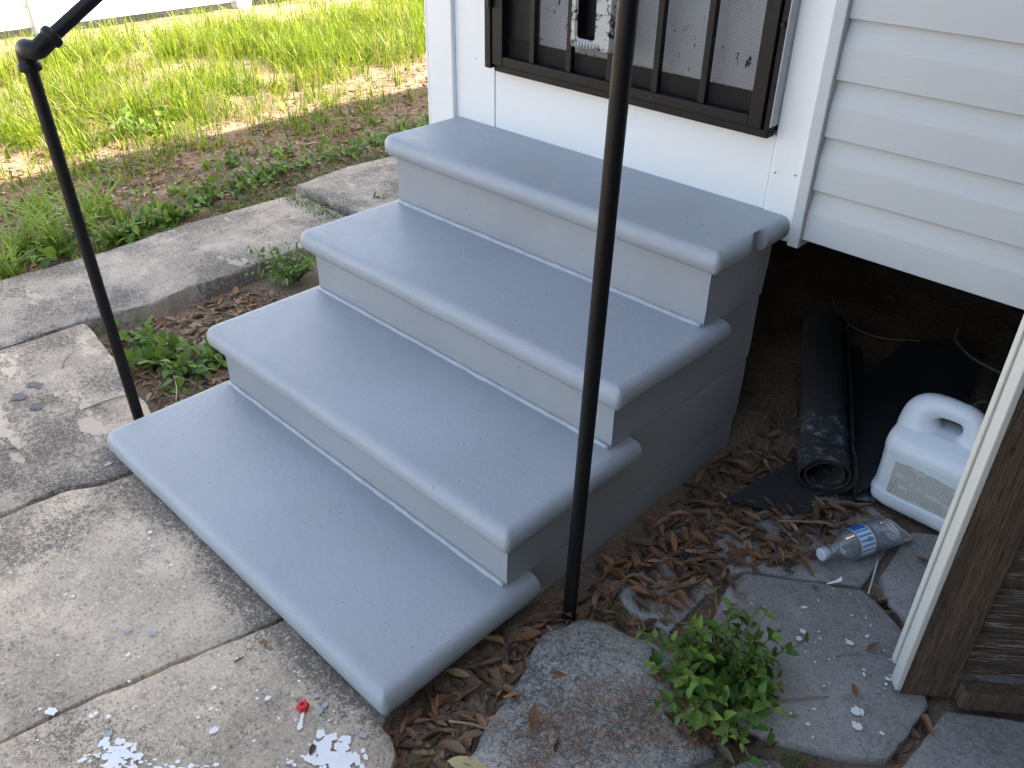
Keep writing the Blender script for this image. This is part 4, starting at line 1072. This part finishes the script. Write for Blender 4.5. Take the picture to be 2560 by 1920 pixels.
# separate tufts of broad-bladed grass at the walkway edge
def tuft(x, y, n, ln, label, z=None, spread=.05):
    V = []; F = []; C = []; z = gz(x, y) if z is None else z
    for k in range(n):
        a = rnd.random()
        blade(Vector((x + rnd.gauss(0, spread * .5), y + rnd.gauss(0, spread * .5), z - .005)), rnd.uniform(0, 6.28), ln * rnd.uniform(.55, 1.1), rnd.uniform(.008, .015), rnd.uniform(.35, 1.1), (.14 + .13 * a, .25 + .13 * a, .035 + .02 * a), V, F, C, 5)
    o = obj('grass_tuft', V, F, GRASS, cols=C); tag(o, label, 'grass', 'broad bladed grass tufts by the walkway')
TL = 'tuft of broad light green grass blades at the far edge of the walkway'
for px, py, n, ln in [(60, 640, 44, .27), (140, 620, 44, .28), (215, 575, 40, .26), (20, 690, 34, .22), (255, 540, 28, .22), (300, 600, 20, .16), (100, 560, 34, .26)]:
    p = uz(px, py, -.03); tuft(min(p.x, -1.27), p.y, n, ln, TL)
for px, py, n, ln in [(800, 290, 12, .10), (520, 420, 16, .11), (440, 480, 10, .09), (660, 430, 9, .08)]:
    p = uz(px, py, -.03); tuft(p.x, p.y, n, ln, 'small upright grass tuft on the bare shaded soil of the yard', spread=.03)

# ---------------------------------------------------------------- leafy weeds, each leaf a piece of its plant
def weed(name, base, label, meshes, stems, size, height, spread, pairs, stem_mat, cat='weed', group=None, droop=.3, r=.0014, az0=0., fan=6.283):
    base = Vector(base); root = empty(name, base, label, cat, group)
    for k in range(stems):
        az = az0 + fan * (k + rnd.uniform(-.35, .35)) / stems; h = height * rnd.uniform(.45, 1.05); sp_ = spread * rnd.uniform(.25, 1.0)
        d = Vector((math.cos(az), math.sin(az), 0)); st = base + d * rnd.uniform(0, .02)
        f = lambda t: st + d * (sp_ * t ** 1.1) + Vector((0, 0, h * t * (1 - droop * t) + .002)) + Vector((.006 * nz(k, t * 3, 1), .006 * nz(k, t * 3, 5), 0))
        P = [f(t) for t in np.linspace(0, 1, 8)]
        obj('stem', *tube(P, [r * (1 - .5 * t) for t in np.linspace(0, 1, 8)], 5), stem_mat, root, smooth=180)
        n = max(2, int(pairs * rnd.uniform(.6, 1.1)))
        for j in range(n):
            t = .22 + .78 * (j + rnd.uniform(-.2, .2)) / max(1, n - 1); t = min(1, max(.12, t)); p = f(t); tan = (f(min(1, t + .05)) - f(t - .05)).normalized()
            side0 = tan.cross(Vector((0, 0, 1)));
            if side0.length < .1: side0 = Vector((1, 0, 0))
            side0.normalize(); q = rnd.uniform(-.7, .7) + (1.57 if j % 2 else 0)
            sd2 = Matrix.Rotation(q, 3, tan) @ side0
            for sg in (-1, 1):
                if rnd.random() < .08: continue
                ld = (sd2 * sg + tan * rnd.uniform(.25, .9) + Vector((0, 0, rnd.uniform(-.05, .25)))).normalized()
                s_ = size * rnd.uniform(.55, 1.15) * (1 - .25 * (t > .9))
                put(rnd.choice(meshes), 'leaf', p, basis(ld, (rnd.gauss(0, .25), rnd.gauss(0, .25), 1)), s_, root)
    return root
weed('green_weed', (1.452, .150, -.02), 'bushy bright green weed growing between broken slabs near the right post', WEEDM, 64, .032, .145, .165, 6.5, STEM, r=.002, droop=.3)
weed('green_weed', (1.462, .13, -.02), 'low inner shoots at the foot of the bushy green weed', WEEDM, 18, .024, .07, .11, 5, STEMG, r=.0015)
weed('green_weed', (1.46, .17, -.015), 'tall sprig of the bright green weed leaning towards the bottle', WEEDM, 3, .032, .20, .10, 4, STEM, az0=.9, fan=.8, r=.0022)
def pw(px, py, z, label, stems, size, h, sp_, pairs, group=None, mats=CREEPM, sm_=STEMG):
    p = uz(px, py, z); p.z = gz(p.x, p.y) if not (-1.24 < p.x < -.75) else 0
    return weed('broadleaf_weed', p, label, mats, stems, size, h, sp_, pairs, sm_, group=group)
G1 = 'weeds in the leaf pit'
pw(400, 905, -.06, 'low broadleaf weed in the pit behind the left handrail post', 14, .052, .07, .12, 4, G1)
pw(480, 930, -.06, 'spreading broadleaf weed in the pit between post and second tread', 15, .050, .065, .12, 4, G1)
pw(545, 905, -.06, 'pale fresh weed in the pit touching the second riser', 10, .050, .08, .08, 4, G1, WEEDM)
pw(350, 850, -.06, 'broadleaf weed at the path slab end of the pit', 9, .050, .07, .10, 3, G1)
pw(440, 970, -.06, 'small weed in the pit beside the lowest tread', 4, .032, .04, .05, 2, G1)
p = uz(735, 720, -.06)
weed('flowering_weed', (p.x - .04, p.y + .03, -.06), 'dense small leaved weed with a white flower beside the third tread', WEEDM, 44, .027, .19, .16, 6, STEM, r=.0012)
fl = empty('flower', (0, 0, 0), 'tiny white flower with yellow centre above the pit', 'flower')
fp = uz(671, 607, .10); fl.location = fp; WL[fl.name] = fp
obj('stem', *tube(catmull([(fp.x + .06, fp.y - .02, -.05), (fp.x + .03, fp.y, .02), (fp.x + .005, fp.y, .08), fp], 5), .0012, 6), STEM, fl, smooth=180)
PET_M = leafmesh('petal', m_flat('white_petal', (.75, .75, .68), .6), .6, .1, .1, .8, 4)
for k in range(5): put(PET_M, 'petal', fp, basis((math.cos(k * 1.257), math.sin(k * 1.257), .25), (0, 0, 1)), .008, fl)
obj('flower_centre', *lathe([(0, .003), (.002, .0025), (.003, 0), (.002, -.002)], 10, (0, 0, 1), fp), m_flat('yellow_centre', (.6, .45, .03), .6), fl)
p = uz(960, 512, 0); weed('broadleaf_weed', (p.x - .02, p.y, .022), 'little weed on the far walkway slab at the third tread', CREEPM, 4, .018, .03, .035, 2, STEMG)
G2 = 'weeds along the far walkway edge'
for px, py, st, sz, lab in [(150, 645, 6, .05, 'light green weed among grass tufts behind the left handrail'), (300, 600, 9, .048, 'broad leaved weed overhanging the walkway edge'), (350, 575, 8, .048, 'broad leaved weed overhanging the walkway edge'), (410, 560, 8, .045, 'broad leaved weed overhanging the walkway edge'), (455, 545, 5, .045, 'broad leaved weed overhanging the walkway edge'),
        (500, 505, 7, .04, 'low weed patch along the walkway edge by bare soil'), (545, 480, 7, .04, 'low weed patch along the walkway edge by bare soil'), (600, 470, 6, .04, 'low weed patch along the walkway edge by bare soil'), (640, 455, 7, .036, 'low weed patch along the walkway edge by bare soil'),
        (700, 430, 7, .034, 'small leaved weed mat beside the far walkway slab'), (760, 420, 7, .034, 'small leaved weed mat beside the far walkway slab'), (820, 400, 7, .034, 'small leaved weed mat beside the far walkway slab'), (880, 385, 7, .034, 'small leaved weed mat beside the far walkway slab'), (940, 360, 7, .034, 'small leaved weed mat beside the far walkway slab'), (1000, 345, 6, .034, 'small leaved weed mat beside the far walkway slab'), (1050, 325, 6, .034, 'small leaved weed mat beside the far walkway slab'),
        (580, 410, 6, .036, 'sparse weed in the bare shaded soil of the yard'), (700, 380, 6, .034, 'sparse weed in the bare shaded soil of the yard'), (330, 340, 6, .05, 'tall weed at the shadow edge of the yard'), (400, 335, 5, .045, 'tall weed at the shadow edge of the yard')]:
    p = uz(px, py, -.035); p.x = min(p.x, -1.27); p.z = gz(p.x, p.y)
    weed('broadleaf_weed', p, lab, CREEPM, st + 4, sz * 1.15, .085 if 'tall' not in lab else .15, .12, 3.2, STEMG, group=G2)
for k in range(22):
    x, y = rnd.uniform(-2.3, -1.5), rnd.uniform(-.2, 2.4)
    weed('broadleaf_weed', (x, y, gz(x, y)), 'small scattered weed on the shaded bare soil of the yard', CREEPM, 4, .034, .05, .07, 2.4, STEMG, group='small weeds scattered in the shaded yard')
# dry wiry weed in the shade behind the steps
for k in range(14):
    b0_ = Vector((1.10 + rnd.gauss(0, .03), .99 + rnd.gauss(0, .05), -.035)); a = rnd.uniform(0, 6.28)
    P = [b0_ + Vector((math.cos(a) * .10 * t + .015 * nz(t * 3, k), math.sin(a) * .08 * t, .10 * t * (1.2 - t))) for t in np.linspace(0, 1, 7)]
    if k == 0: dw = empty('dry_weed', b0_, 'tangle of dead wiry weed stems behind the side wall of the steps', 'weed')
    obj('stem', *tube(P, .001, 5), TWIG, dw, smooth=180)
